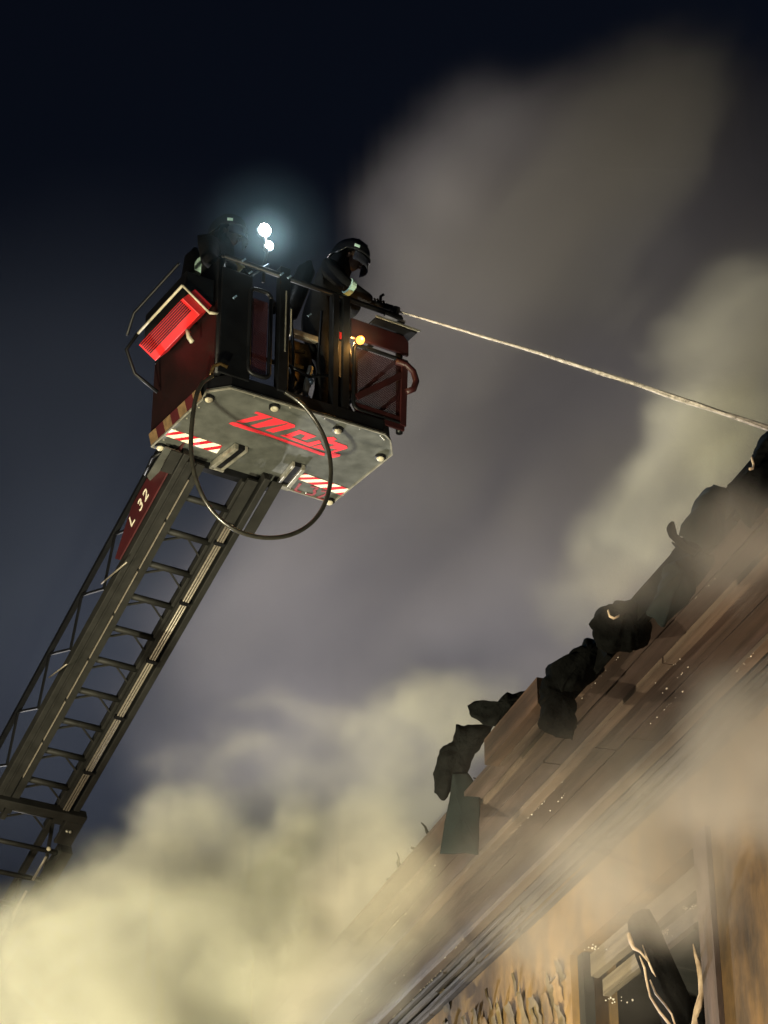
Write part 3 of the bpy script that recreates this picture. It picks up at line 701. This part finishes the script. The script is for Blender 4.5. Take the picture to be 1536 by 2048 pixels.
# smooth by subdivision
def chaikin(p, it=2):
    for _ in range(it):
        q = [p[0]]
        for a, b in zip(p[:-1], p[1:]): q += [a.lerp(b,.25), a.lerp(b,.75)]
        p = q+[p[-1]]
    return p
hp = chaikin(hp)
o = MB().tube(hp, .0165, 10).build('hose_loop', M_RUBBER, None, smooth=True, off=hp[0]); o.location = hp[0]
tag(o, 'black hose hanging in a wide round loop below the basket', 'hose')

# ------------------------------------------------------------------ aerial ladder
PHI = .4668
ML = MBK @ Matrix.Translation((-.222, .5, -.12)) @ Matrix.Rotation(-PHI, 4, 'X')
ladder = empty('aerial_ladder', ML)
tag(ladder, 'dark steel aerial ladder with lattice sides running down from the basket', 'ladder')
def lpart(mb, name, m, parent=ladder, **k): return mb.build(name, m, parent, **k)
T1 = 3.42; TE = 11.0
# fly section: x lateral, y down the ladder, z up from the rung plane
for s in (-1, 1):
    lpart(MB().box((s*.375-.055*(s>0)-.0*(s<0), -.15, -.03),(s*.375+.055*(s<0), T1+.3, .06)), 'side_rail', M_LADDER, bevel=.006)
    lpart(MB().box((s*.20-.02, -.05, .0),(s*.20+.02, T1+.3, .06)), 'inner_rail', M_LADDER, bevel=.004)
    lpart(MB().bar((s*.375,-.1,.40),(s*.375,T1+.6,.40), .04, .04), 'top_chord', M_BLACK)
    k = 0; y = .0
    while y < T1+.2:
        a = (s*.375, y, .07); b = (s*.375, y+.32, .38); c = (s*.375, y+.64, .07)
        lpart(MB().bar(a, b, .018, .018), 'lattice_bar', M_BLACK); lpart(MB().bar(b, c, .018, .018), 'lattice_bar', M_BLACK)
        y += .64
    # flange outside
    lpart(MB().box((s*.435-.045, -.15, -.034),(s*.435+.045, .38 if s > 0 else .05, -.02)), 'flange', M_LADDER)
lpart(MB().box((-.33,-.1,-.045),(-.318,T1,-.031)), 'wear_strip', M_LADDER)
# pale strip on the left rail (pieces), twin cables on the right
y = .05
for L_ in (.42,.5,.46,.48,.44,.46,.42):
    if y < T1-.05: lpart(MB().box((-.247,y,-.045),(-.240,min(y+L_-.03,T1),-.030)), 'guide_strip', M_CABLE)
    y += L_
for dx in (-.018, .004, .024):
    lpart(MB().tube([(.245+dx,.32,-.045),(.245+dx,T1+.1,-.045)], .0085, 8), 'cable', M_CABLE, smooth=True)
y = .5
while y < T1:
    lpart(MB().box((.205,y,-.064),(.29,y+.03,-.03)), 'cable_clip', M_BLACK); y += .62
lpart(MB().box((.20,-.1,-.03),(.285,T1+.2,-.004)), 'inner_flange', M_LADDER)
lpart(MB().box((-.237,-.1,-.03),(-.175,T1+.2,-.004)), 'inner_flange', M_LADDER)
lpart(MB().box((-.32,-.1,-.031),(-.252,T1+.2,-.010)), 'inner_flange', M_LADDER)
# rungs with V braces
for k in range(11):
    t = .24+k*.335
    if t > T1+.2: break
    lpart(MB().tube([(-.2,t,.02),(.2,t,.02)], .027, 8), 'rung', M_LADDER, smooth=True)
    if 0 < k:
        lpart(MB().bar((-.02,t+.015,.02),(-.19,t+.11,.02), .014, .014), 'rung_brace', M_LADDER)
        lpart(MB().bar((.02,t+.015,.02),(.19,t+.15,.02), .014, .014), 'rung_brace', M_LADDER)
# name board on the left side with the unit number
bd = lpart(MB().prism([(-.402,-.25,.02),(-.402,.95,.02),(-.402,1.0,.10),(-.402,.62,.30),(-.402,-.25,.30)], (.012,0,0)), 'name_board', M_LADRED)
tc_ = bpy.data.curves.new('unit_text', 'FONT'); tc_.body = 'L 32'; tc_.size = .17; tc_.extrude = .001; tc_.space_character = 1.15
to = bpy.data.objects.new('unit_text', tc_); col.objects.link(to)
dg = bpy.context.evaluated_depsgraph_get(); me = bpy.data.meshes.new_from_object(to.evaluated_get(dg))
bpy.data.objects.remove(to)
me.materials.append(M_SIGW)
tx = bpy.data.objects.new('unit_number', me); col.objects.link(tx); tx.parent = bd
# text x axis runs up the ladder (-y), text up = +z, facing -x
tx.matrix_local = Matrix(((0,0,-1,-.4045),(-1,0,0,.70),(0,1,0,.11),(0,0,0,1)))
tx['label'] = 'white unit number L 32'
# pale rods: lit lattice diagonals, the light put into their colour
MLI = ML.inverted()
def ll(px, py, x=-.42): return MLI @ hit(px, py, ML @ Vector((x,0,0)), ML.to_3x3() @ Vector((1,0,0)))
lpart(MB().tube([ll(254,1124), ll(203,1167)], .007, 6), 'lit_rod', M_CABLE, smooth=True)
lpart(MB().tube([ll(134,1328,-.46), ll(98,1355,-.46)], .006, 6), 'lit_rod', M_CABLE, smooth=True)
# grey plate at the head
part(MB().prism([bl(x,y,2,-.06) for x,y in ((330,895),(362,906),(312,980),(294,953))], (0,0,.012)), 'head_plate', M_ALU)
part(MB().tube([bl(x,y,2,-.04) for x,y in ((322,905),(305,915),(290,948),(298,955))], .014, 8), 'head_bracket', M_BLACK, smooth=True)
# second section, wider, with its end collar
lpart(MB().box((-.52,T1+.02,-.085),(.44,T1+.10,.0)), 'end_collar', M_LADDER, bevel=.006)
lpart(MB().box((-.52,T1+.10,-.085),(-.38,T1+.42,-.05)), 'end_collar', M_LADDER, bevel=.006)
lpart(MB().box((.28,T1+.10,-.085),(.44,T1+.36,-.05)), 'end_collar', M_LADDER, bevel=.006)
for s in (-1, 1):
    lpart(MB().box((s*.43-.05,T1+.42,-.10),(s*.43+.05,TE,.04)), 'side_rail', M_LADDER)
    lpart(MB().bar((s*.44,T1+.1,.48),(s*.44,TE,.48), .05, .05), 'top_chord', M_LADDER)
    y = T1+.2
    while y < TE-.7:
        lpart(MB().bar((s*.44,y,.05),(s*.44,y+.36,.46), .026, .026), 'lattice_bar', M_LADDER)
        lpart(MB().bar((s*.44,y+.36,.46),(s*.44,y+.72,.05), .026, .026), 'lattice_bar', M_LADDER); y += .72
t = T1+.5
while t < TE:
    lpart(MB().tube([(-.4,t,-.03),(.4,t,-.03)], .022, 8), 'rung', M_LADDER, smooth=True); t += .335
y = T1+.5
while y < TE-.4:
    lpart(MB().tube([(.27,y,-.11),(.27,y+.28,-.11)], .012, 6), 'cable', M_CABLE, smooth=True); y += .42
lpart(MB().ball((.26,T1+.42,-.10), .02), 'roller', M_CREAM, smooth=True)
for x in (.33,.36): lpart(MB().ball((x,T1+.2,-.09), .014), 'bolt', M_ALU2, smooth=True)
for x in (-.47,-.44): lpart(MB().ball((x,T1+.22,-.09), .014), 'bolt', M_ALU2, smooth=True)

# ------------------------------------------------------------------ firefighters
def skin_obj(name, verts, edges, m, parent=None, root=0, sub=2):
    me = bpy.data.meshes.new(name); me.from_pydata([v[:3] for v in verts], edges, []); me.update()
    o = bpy.data.objects.new(name, me); col.objects.link(o)
    if parent: o.parent = parent
    md = o.modifiers.new('skin', 'SKIN'); md.use_smooth_shade = True
    lay = me.skin_vertices[0].data if me.skin_vertices else None
    if lay is None:
        bm = bmesh.new(); bm.from_mesh(me); bm.verts.layers.skin.verify(); bm.to_mesh(me); bm.free(); lay = me.skin_vertices[0].data
    for i, v in enumerate(verts):
        lay[i].radius = (v[3], v[4] if len(v) > 4 else v[3]); lay[i].use_root = (i == root)
    s = o.modifiers.new('sub', 'SUBSURF'); s.levels = sub; s.render_levels = sub
    me.materials.append(m); return o
def glove(parent, c, d, up, side):
    """palm and five curled fingers closing round a bar through c that runs along d"""
    c, d, up = Vector(c), Vector(d).normalized(), Vector(up).normalized(); n = d.cross(up).normalized()*side
    vs_ = []; es = []
    def chain(pts, rs, start=None):
        i0 = start
        for p, r_ in zip(pts, rs):
            vs_.append((*p, r_)); j = len(vs_)-1
            if i0 is not None: es.append((i0, j))
            i0 = j
        return i0
    p0 = c - d*.04 + n*.035 + up*.005
    chain([p0, c + n*.035 + up*.0, c + d*.04 + n*.032], [.024,.026,.022])
    for k, ln in enumerate((.9,1.0,.95,.8)):
        b = c + d*(.038-.026*k) + n*.034 + up*.012
        i = len(vs_)
        chain([b, b+up*.032*ln-n*.012, b+up*.040*ln-n*.045, b+up*.016-n*.066], [.010,.010,.009,.008], start=(2 if k < 2 else 1))
    b = c - d*.02 + n*.03 - up*.012
    chain([b, b+d*.03-up*.024-n*.015, b+d*.055-up*.022-n*.04], [.011,.010,.009], start=0)
    return skin_obj('glove', vs_, es, M_CLOTH, parent, 1, 1)
def firefighter(M, label, J):
    root = empty('firefighter', M); tag(root, label, 'person', 'firefighters in the basket')
    root.name = 'person'
    v = []; e = []; ix = {}
    def add(nm, p, r, frm=None):
        v.append((*p, *(r if isinstance(r, tuple) else (r, r)))); ix[nm] = len(v)-1
        if frm: e.append((ix[frm], ix[nm]))
    add('pelvis', J['pelvis'], (.17,.15)); add('waist', J['waist'], (.165,.14), 'pelvis'); add('chest', J['chest'], (.19,.15), 'waist')
    add('neck', J['neck'], .075, 'chest'); add('head', J['head'], .085, 'neck'); add('crown', J['crown'], .07, 'head')
    for s in ('l','r'):
        add('sh'+s, J['sh'+s], .085, 'chest'); add('el'+s, J['el'+s], .062, 'sh'+s); add('wr'+s, J['wr'+s], .046, 'el'+s)
        add('hip'+s, J['hip'+s], .11, 'pelvis'); add('kn'+s, J['kn'+s], .078, 'hip'+s); add('an'+s, J['an'+s], .058, 'kn'+s)
        a = Vector(J['an'+s]); add('toe'+s, (a.x+.16, a.y, a.z-.05), .045, 'an'+s)
    skin_obj('body', v, e, M_CLOTH, root)
    # face, helmet with brim, neck guard and visor
    hd = Vector(J['head']); cw = Vector(J['crown']); up = (cw-hd).normalized(); fw = Vector((1,0,0)); fw = (fw-up*fw.dot(up)).normalized(); sd = up.cross(fw)
    HM = Matrix((( fw.x,sd.x,up.x,hd.x),(fw.y,sd.y,up.y,hd.y),(fw.z,sd.z,up.z,hd.z),(0,0,0,1)))
    fc = MB(); fc.ball((.035,0,-.01), .082, 12, 9, (.95,.85,1.2)); fc.ball((.122,0,-.02), .018, 8, 6, (1,.8,1.3)); fc.ball((.112,0,-.065), .02, 8, 5, (.6,1.3,.45))
    for s in (-1,1): fc.ball((.10,s*.032,.02), .012, 8, 5); fc.ball((.02,s*.078,-.01), .022, 8, 6, (.8,.4,1.3))
    fo = fc.build('face', M_SKIN, root, smooth=True); fo.matrix_local = HM
    hm = MB(); nu, nv = 20, 9; vs_ = []; fs = []
    for j in range(nv+1):
        th = (math.pi*.56)*j/nv
        for k in range(nu):
            an = 2*math.pi*k/nu; rx, ry, rz = .158, .125, .135
            if j == nv: rx, ry = .178, .138
            low = -.02*math.cos(an)*(j/nv)**2           # lower at the back
            vs_.append((rx*math.sin(th)*math.cos(an)+.005, ry*math.sin(th)*math.sin(an), rz*math.cos(th)+.045+ (-.05 if math.cos(an) < -.2 else 0)*(j/nv)**2))
    for j in range(nv):
        fs += [(j*nu+k, j*nu+(k+1)%nu, (j+1)*nu+(k+1)%nu, (j+1)*nu+k) for k in range(nu)]
    hm.add(vs_, fs); hm.tube([(-.13,0,.11),(-.05,0,.178),(.03,0,.186),(.11,0,.14)], .014, 8)
    ho = hm.build('helmet', M_HELMET, root, smooth=True); ho.matrix_local = HM
    sl = ho.modifiers.new('shell', 'SOLIDIFY'); sl.thickness = .006
    vb = MB(); vs_ = []; fs = []
    for j in range(4):
        for k in range(9):
            an = R(-62+15.5*k); r_ = .165+.006*j
            vs_.append((r_*math.cos(an), r_*.82*math.sin(an), .03-.035*j))
    for j in range(3): fs += [(j*9+k, j*9+k+1, j*9+k+10, j*9+k+9) for k in range(8)]
    vo = vb.add(vs_, fs).build('visor', M_VISOR, ho, smooth=True)
    sv = vo.modifiers.new('shell', 'SOLIDIFY'); sv.thickness = .004
    ng = MB(); vs_ = []; fs = []
    for j in range(4):
        for k in range(11):
            an = R(95+17*k); r_ = .125+.018*j
            vs_.append((r_*math.cos(an), r_*.86*math.sin(an), -.0-.045*j))
    for j in range(3): fs += [(j*11+k, j*11+k+1, j*11+k+12, j*11+k+11) for k in range(10)]
    no = ng.add(vs_, fs).build('neck_guard', M_CLOTH, ho, smooth=True)
    s2 = no.modifiers.new('shell', 'SOLIDIFY'); s2.thickness = .006
    bx_ = MB().bar((.06,-.131,.055),(.10,-.112,.055), .006, .022); bx_.build('helmet_badge', M_BAND, ho)
    # air cylinder with straps on the back
    ch = Vector(J['chest']); wa = Vector(J['waist']); ax = (ch-wa).normalized(); bk = Vector((-1,0,0)); bk = (bk-ax*bk.dot(ax)).normalized()
    c0 = wa+bk*.24-ax*.06; c1 = ch+bk*.24+ax*.12
    cyl = MB().tube([c0-ax*.05, c0, c0.lerp(c1,.5), c1, c1+ax*.05, c1+ax*.09], [.03,.075,.08,.075,.04,.02], 14).build('air_cylinder', M_BLACK, root, smooth=True)
    def cuff(a, b, t, r_, wd, nm='reflective_band'):
        a, b = Vector(a), Vector(b); d = (b-a).normalized(); p = a.lerp(b, t)
        Mx = d.to_track_quat('Z','Y').to_matrix().to_4x4(); Mx.translation = p
        MB().lathe([(r_,-wd/2),(r_*1.03,-wd/2+.002),(r_*1.03,wd/2-.002),(r_,wd/2)], Mx, 20).build(nm, M_BAND, root, smooth=False)
    return root, cuff, HM

def lookm(p, ang): return MBK @ Matrix.Translation(p) @ Matrix.Rotation(ang, 4, 'Z')
YAWB = .5523
# one working the nozzle, facing the roof
tip_w = None
J2 = dict(pelvis=(0,0,.94), waist=(.03,0,1.10), chest=(.11,0,1.34), neck=(.20,0,1.50), head=(.26,0,1.60), crown=(.29,0,1.70),
          shl=(.12,.20,1.40), ell=(.30,.25,1.20), wrl=(.52,.10,1.20), shr=(.12,-.20,1.40), elr=(.34,-.25,1.22), wrr=(.60,-.06,1.23),
          hipl=(0,.10,.88), knl=(.06,.12,.50), anl=(-.06,.13,.10), hipr=(0,-.10,.88), knr=(.12,-.12,.50), anr=(.06,-.13,.10))
PF2 = Vector((.22, -.17, .085)); A2 = -YAWB - R(10)
M2 = lookm(PF2, A2)
# nozzle from the hands to the tip
tip = atdepth(797, 623, (M2 @ Vector((.62,0,1.2))-CAM).dot(ray(CX,CY).normalized()))
QJ = atdepth(1536, 855, 16.6)
jd = (QJ-tip).normalized()
MI2 = M2.inverted(); Mq = jd.to_track_quat('Z','Y').to_matrix().to_4x4()
g1 = MI2 @ (tip + Mq.to_3x3() @ Vector((0,0,-.17))); g2 = MI2 @ (tip + Mq.to_3x3() @ Vector((0,0,-.32)))
J2['wrr'] = g1 + Vector((-.05,-.05,.01)); J2['wrl'] = g2 + Vector((-.05,.05,.01))
J2['elr'] = (Vector(J2['shr'])+J2['wrr'])/2 + Vector((0,-.08,-.07)); J2['ell'] = (Vector(J2['shl'])+J2['wrl'])/2 + Vector((0,.10,-.08))
f2, cuff2, _ = firefighter(M2, 'firefighter in dark gear leaning out and aiming the water nozzle', J2)
cuff2(J2['elr'], J2['wrr'], .1, .066, .045)
nzr = empty('water_nozzle', Matrix.Translation(tip)); tag(nzr, 'black fire nozzle held by the leaning firefighter', 'nozzle')
Mq = jd.to_track_quat('Z','Y').to_matrix().to_4x4()
MB().lathe([(.026,-.34),(.03,-.30),(.026,-.24),(.026,-.13),(.034,-.12),(.034,-.06),(.028,-.05),(.036,-.04),(.036,-.003),(.02,0)], Mq, 16).build('barrel', M_BLACK, nzr, smooth=False)
MB().tube([Mq @ Vector((0,0,-.16)), Mq @ Vector((0,0,-.16))+Vector((0,0,.09)), Mq @ Vector((0,0,-.13))+Vector((0,0,.12))], .012, 8).build('handle', M_BLACK, nzr, smooth=True)
h0 = Mq @ Vector((0,0,-.33))
MB().tube(chaikin([h0, h0-jd*.12, h0-jd*.22+Vector((0,.03,-.08)), h0-jd*.26+Vector((0,.08,-.35)), h0-jd*.2+Vector((0,.1,-.85)), h0-jd*.05+Vector((0,.12,-1.06))]), .024, 10).build('supply_hose', M_RUBBER, nzr, smooth=True)
gd = MI2.to_3x3() @ jd
glove(f2, g1, gd, (0,0,1), -1); glove(f2, g2, gd, (0,0,1), 1)
# one standing on the left beside the lamps
J1 = dict(pelvis=(0,0,.94), waist=(.01,0,1.10), chest=(.03,0,1.34), neck=(.05,0,1.52), head=(.07,0,1.63), crown=(.075,0,1.74),
          shl=(.02,.21,1.42), ell=(.10,.30,1.16), wrl=(.30,.26,1.06), shr=(.02,-.21,1.42), elr=(.08,-.31,1.16), wrr=(.30,-.27,1.06),
          hipl=(0,.10,.88), knl=(.04,.12,.50), anl=(-.03,.13,.10), hipr=(0,-.10,.88), knr=(.05,-.12,.50), anr=(.0,-.13,.10))
M1 = lookm(Vector((-.56, .02, .115)), -YAWB - R(20))
f1, cuff1, HM1 = firefighter(M1, 'firefighter in dark gear standing beside the bright white lamps', J1)
cuff1(J1['waist'], J1['chest'], .9, .195, .03)
glove(f1, (.36,.25,1.05), (0,1,0), (1,0,0), 1); glove(f1, (.36,-.27,1.05), (0,1,0), (1,0,0), 1)

# ------------------------------------------------------------------ water jet
end = tip + jd*9.0
mb = MB(); N = 110
for k in range(9):
    pts = []; rs = []; t0 = 0 if k < 3 else random.uniform(.2, 1.5)
    for i in range(N+1):
        t = t0+(7.2-t0)*i/N
        p = tip + jd*t + Vector((0,0,.030*t - .0105*t*t)); o3 = Vector((k*3.1, k*1.7, k*5.3))
        nn = mnoise.noise_vector(Vector((t*1.1, k*2.3, 0))+o3)*.008*t + mnoise.noise_vector(Vector((t*4.5, k, 1))+o3)*.003*t
        pts.append(p+nn); rs.append((.0085 if k < 2 else .0042)*(1+.24*t)*(1+.35*mnoise.noise(Vector((t*3, k*3, 2)))))
    mb.tube(pts, rs, 6)
for i in range(260):
    t = random.uniform(1.2,7.0); p = tip + jd*t + Vector((0,0,.030*t-.0105*t*t))
    s_ = .006*t; q = p+Vector((random.gauss(0,s_*.4),random.gauss(0,s_),random.gauss(0,s_)-.003*t))
    mb.ball(q, random.uniform(.001,.0025), 5, 4, (2,1,1))
o = mb.build('water_jet', M_JET, None, smooth=True, off=tip); o.location = tip
tag(o, 'thin white jet of water shooting from the nozzle to the roof', 'water jet')

# ------------------------------------------------------------------ smoke (real volume grids)
def smoke(name, blobs, voxel, m, warp, nscale, stretch, contrast, label, seed=0.0, fine=.35, edge=.25):
    """blobs: (px, py, depth, rx_px, ry_px, rz_m, amp): ellipsoids of smoke standing at their own distance"""
    c, s = math.cos(PITCH), math.sin(PITCH)
    B = []; lo = [1e9]*3; hi = [-1e9]*3
    ax = (Vector((1,0,0)), Vector((0,-s,c)), Vector((0,c,s)))
    for px, py, d, rx, ry, rz, a in blobs:
        cc = Vector(((px-CX)/F_PX*d, (CY-py)/F_PX*d, d)); rr = (rx/F_PX*d, ry/F_PX*d, rz)
        B.append((cc, rr, a)); wc = CAM + ax[0]*cc.x + ax[1]*cc.y + ax[2]*cc.z
        for k in range(3):
            e = math.sqrt(sum((ax[j][k]*rr[j])**2 for j in range(3))) + warp
            lo[k] = min(lo[k], wc[k]-e); hi[k] = max(hi[k], wc[k]+e)
    lo[2] = max(lo[2], .3)
    tr = bpy.data.node_groups.new(name+'_field', 'GeometryNodeTree')
    tr.interface.new_socket('Geometry', in_out='OUTPUT', socket_type='NodeSocketGeometry')
    N = tr.nodes; L = tr.links
    def mth(op, a, b=None, clamp=False):
        n = N.new('ShaderNodeMath'); n.operation = op; n.use_clamp = clamp
        for i, v in enumerate((a, b)):
            if v is None: continue
            if isinstance(v, (int, float)): n.inputs[i].default_value = v
            else: L.new(v, n.inputs[i])
        return n.outputs[0]
    def vm(op, a, b):
        n = N.new('ShaderNodeVectorMath'); n.operation = op
        for i, v in enumerate((a, b)):
            if isinstance(v, (tuple, list, Vector)): n.inputs[i].default_value = v
            elif isinstance(v, float): n.inputs[3].default_value = v
            elif v is not None: L.new(v, n.inputs[i])
        return n.outputs['Value'] if op == 'LENGTH' else n.outputs[0]
    pos = N.new('GeometryNodeInputPosition').outputs[0]
    rel = vm('SUBTRACT', pos, tuple(CAM))
    rot = N.new('ShaderNodeVectorRotate'); rot.rotation_type = 'X_AXIS'; rot.inputs['Angle'].default_value = math.pi/2-PITCH
    # camera-oriented axes: rotate so that y is up in the picture and -z... handled with a swizzle below
    sx = N.new('ShaderNodeSeparateXYZ'); L.new(rel, sx.inputs[0])
    u = mth('ADD', mth('MULTIPLY', sx.outputs[1], -s), mth('MULTIPLY', sx.outputs[2], c))
    dd = mth('ADD', mth('MULTIPLY', sx.outputs[1], c), mth('MULTIPLY', sx.outputs[2], s))
    cb = N.new('ShaderNodeCombineXYZ'); L.new(sx.outputs[0], cb.inputs[0]); L.new(u, cb.inputs[1]); L.new(dd, cb.inputs[2])
    N.remove(rot)
    q = cb.outputs[0]
    def noise_(vec, scale, detail, rough, off):
        n = N.new('ShaderNodeTexNoise'); n.inputs['Scale'].default_value = scale; n.inputs['Detail'].default_value = detail; n.inputs['Roughness'].default_value = rough
        L.new(vm('ADD', vec, (off, off*1.7, -off)), n.inputs['Vector']); return n
    wn = noise_(q, nscale, 5, .58, seed)
    wv = vm('SCALE', vm('SUBTRACT', wn.outputs['Color'], (.5,.5,.5)), None)
    wv.node.inputs[3].default_value = warp*2
    qw = vm('ADD', q, wv)
    tot = None
    for cc, rr, a in B:
        d = vm('LENGTH', vm('DIVIDE', vm('SUBTRACT', qw, tuple(cc)), rr), None)
        mr = N.new('ShaderNodeMapRange'); mr.interpolation_type = 'SMOOTHSTEP'
        L.new(d, mr.inputs[0]); mr.inputs[1].default_value = 1.0; mr.inputs[2].default_value = edge; mr.inputs[3].default_value = 0; mr.inputs[4].default_value = a
        tot = mr.outputs[0] if tot is None else mth('ADD', tot, mr.outputs[0])
    # wispy modulation, stretched along the drift
    th = R(stretch[0]); ca, sa = math.cos(th), math.sin(th)
    sq = N.new('ShaderNodeSeparateXYZ'); L.new(qw, sq.inputs[0])
    al = mth('ADD', mth('MULTIPLY', sq.outputs[0], ca), mth('MULTIPLY', sq.outputs[1], sa))
    ac = mth('ADD', mth('MULTIPLY', sq.outputs[0], -sa), mth('MULTIPLY', sq.outputs[1], ca))
    c2 = N.new('ShaderNodeCombineXYZ'); L.new(mth('MULTIPLY', al, stretch[1]), c2.inputs[0]); L.new(ac, c2.inputs[1]); L.new(sq.outputs[2], c2.inputs[2])
    fn = noise_(c2.outputs[0], nscale*2.2, 5, .6, seed+11)
    mod = N.new('ShaderNodeMapRange'); L.new(fn.outputs[0], mod.inputs[0]); mod.inputs[1].default_value = .5-contrast; mod.inputs[2].default_value = .5+contrast
    mod.inputs[3].default_value = fine; mod.inputs[4].default_value = 1.25; mod.interpolation_type = 'SMOOTHSTEP'
    den = mth('MULTIPLY', tot, mod.outputs[0])
    vc = N.new('GeometryNodeVolumeCube'); L.new(den, vc.inputs['Density'])
    vc.inputs['Min'].default_value = lo; vc.inputs['Max'].default_value = hi
    for k, ax_ in enumerate('XYZ'): vc.inputs['Resolution '+ax_].default_value = max(8, int((hi[k]-lo[k])/voxel))
    sm = N.new('GeometryNodeSetMaterial'); sm.inputs['Material'].default_value = m
    out = N.new('NodeGroupOutput'); L.new(vc.outputs[0], sm.inputs[0]); L.new(sm.outputs[0], out.inputs[0])
    me = bpy.data.meshes.new(name); me.from_pydata([(0,0,0)], [], []); me.materials.append(m)
    o = bpy.data.objects.new(name, me); col.objects.link(o)
    md = o.modifiers.new('field', 'NODES'); md.node_group = tr
    return tag(o, label, 'smoke', None, 'stuff')
def volmat(name, c, dens, aniso):
    m = bpy.data.materials.new(name); m.use_nodes = True; n = m.node_tree; n.nodes.clear()
    v = n.nodes.new('ShaderNodeVolumePrincipled'); v.inputs['Color'].default_value = (*c,1); v.inputs['Density'].default_value = dens; v.inputs['Anisotropy'].default_value = aniso
    o = n.nodes.new('ShaderNodeOutputMaterial'); n.links.new(v.outputs[0], o.inputs['Volume']); return m
V_FAR  = volmat('far_smoke', (.67,.64,.65), .30, 0.0)
V_HAZE = volmat('blue_haze', (.55,.66,.92), 1.0, 0.0)
V_NEAR = volmat('near_smoke', (.88,.86,.74), 1.0, .0)
V_VEIL = volmat('thin_smoke', (.86,.80,.68), 1.0, .0)

smoke('smoke_plume', [
  (1250, 560, 27, 480, 430, 3.6, 1.2), (1080, 330, 28, 300, 240, 3.0, 1.0), (1430, 330, 28, 380, 290, 3.0, 1.1), (1250, 230, 28, 330, 160, 2.6, .8),
  (950, 760, 26, 440, 350, 3.2, 1.2), (1150, 1000, 25, 460, 330, 3.2, 1.5), (780, 1080, 25, 450, 280, 2.8, 1.4), (950, 500, 27, 300, 260, 3.0, 1.0),
  (600, 1250, 24, 400, 250, 2.4, 1.2), (1150, 1250, 24, 480, 240, 2.6, 1.3), (430, 1430, 24, 280, 180, 2.2, .5),
  (760, 1480, 23, 420, 200, 2.0, .8), (1450, 700, 26, 300, 300, 3.0, .9)],
  .17, V_FAR, 1.2, .30, (40,.5), .16, 'tall grey brown smoke plume rising behind the basket', 3.0, .5, .4)
smoke('lit_smoke', [
  (310, 1910, 15.6, 350, 250, 1.5, 1.5), (60, 2010, 15.6, 260, 230, 1.4, 1.2), (500, 1980, 15.8, 300, 250, 1.4, 1.5), (520, 1830, 15.9, 260, 210, 1.1, 2.2),
  (350, 1740, 16.0, 140, 180, .9, 1.6), (200, 2150, 15.0, 460, 240, 1.5, 1.6), (630, 1790, 16.4, 250, 220, 1.0, 1.5), (180, 1830, 15.8, 200, 130, 1.0, 1.6),
  (500, 1720, 16.2, 200, 160, .9, 1.5), (760, 1660, 16.8, 240, 200, .9, 1.1), (930, 1460, 16.6, 170, 120, .8, 1.1), (700, 1540, 16.9, 220, 90, .8, .7), (530, 1560, 17.2, 160, 60, .6, .5), (800, 1450, 16.8, 200, 80, .7, .9), (620, 1440, 17.4, 200, 50, .6, .4), (430, 1520, 17.6, 160, 50, .6, .35),
  (1520, 760, 18.6, 260, 270, 1.4, .6), (1450, 890, 18.4, 230, 180, 1.2, 1.6), (1370, 1000, 18.0, 170, 190, 1.0, 1.5), (1290, 1120, 17.6, 150, 130, .9, .8), (1200, 1210, 17.2, 160, 80, .7, .5), (1500, 980, 18, 200, 170, 1, .9)],
  .07, V_NEAR, .8, .95, (38,.2), .12, 'bright yellowish smoke bank rolling out under the far eave', 1.0, .18, .5)
smoke('smoke_veil', [
  (1270, 1720, 9.6, 240, 170, .6, 4.5), (1500, 1540, 8.8, 210, 190, .55, 3.4), (1130, 1830, 10.4, 190, 130, .5, 2.4),
  (1450, 1090, 8.6, 200, 120, .4, 3.0), (1340, 1210, 9.2, 200, 100, .4, 2.2), (1150, 1960, 9.8, 200, 150, .5, .4), (1290, 1960, 13.4, 170, 150, .9, .12),
  (1150, 1600, 10.2, 380, 260, .7, .35), (1000, 1800, 11.4, 300, 220, .6, .45), (760, 1790, 14.0, 170, 200, .7, 2.0), (620, 1970, 14.5, 160, 150, .6, 1.2)],
  .07, V_VEIL, .45, 1.0, (50,.35), .12, 'thin brown smoke veil drifting from the window across the soffit', 5.0, .08)
smoke('halo_mist', [(532, 470, 16.6, 70, 70, .35, .3), (532, 472, 16.6, 170, 170, .6, .04), (708, 680, 16.6, 70, 70, .3, .25)], .05, V_NEAR, .03, .9, (30,.8), .3, 'faint mist added for the glow around the basket lamps', 8.0, .7, .0)  # mist volume put in so the lamps show a halo
jb = []
for k in range(26):
    t = .15+k*.13; p = tip + jd*t + Vector((0,0,.030*t-.0105*t*t)); q = p-CAM
    c, s = math.cos(PITCH), math.sin(PITCH); d = q.y*c+q.z*s
    jb.append((CX+F_PX*q.x/d, CY-F_PX*(-q.y*s+q.z*c)/d, d, 34, 9+3.2*t, .04+.014*t, 1.5))
smoke('jet_spray', jb, .018, V_NEAR, .03, 4.0, (-17,.4), .15, 'fine white spray hanging around the water jet', 21.0, .2, .0)
smoke('smoke_haze', [(500, 1400, 24, 1500, 620, 4.0, .02), (300, 900, 24, 1400, 620, 4.0, .012)], .35, V_HAZE, .6, .3, (30,.8), .3, 'faint blue smoke haze behind the ladder', 14.0, .6)
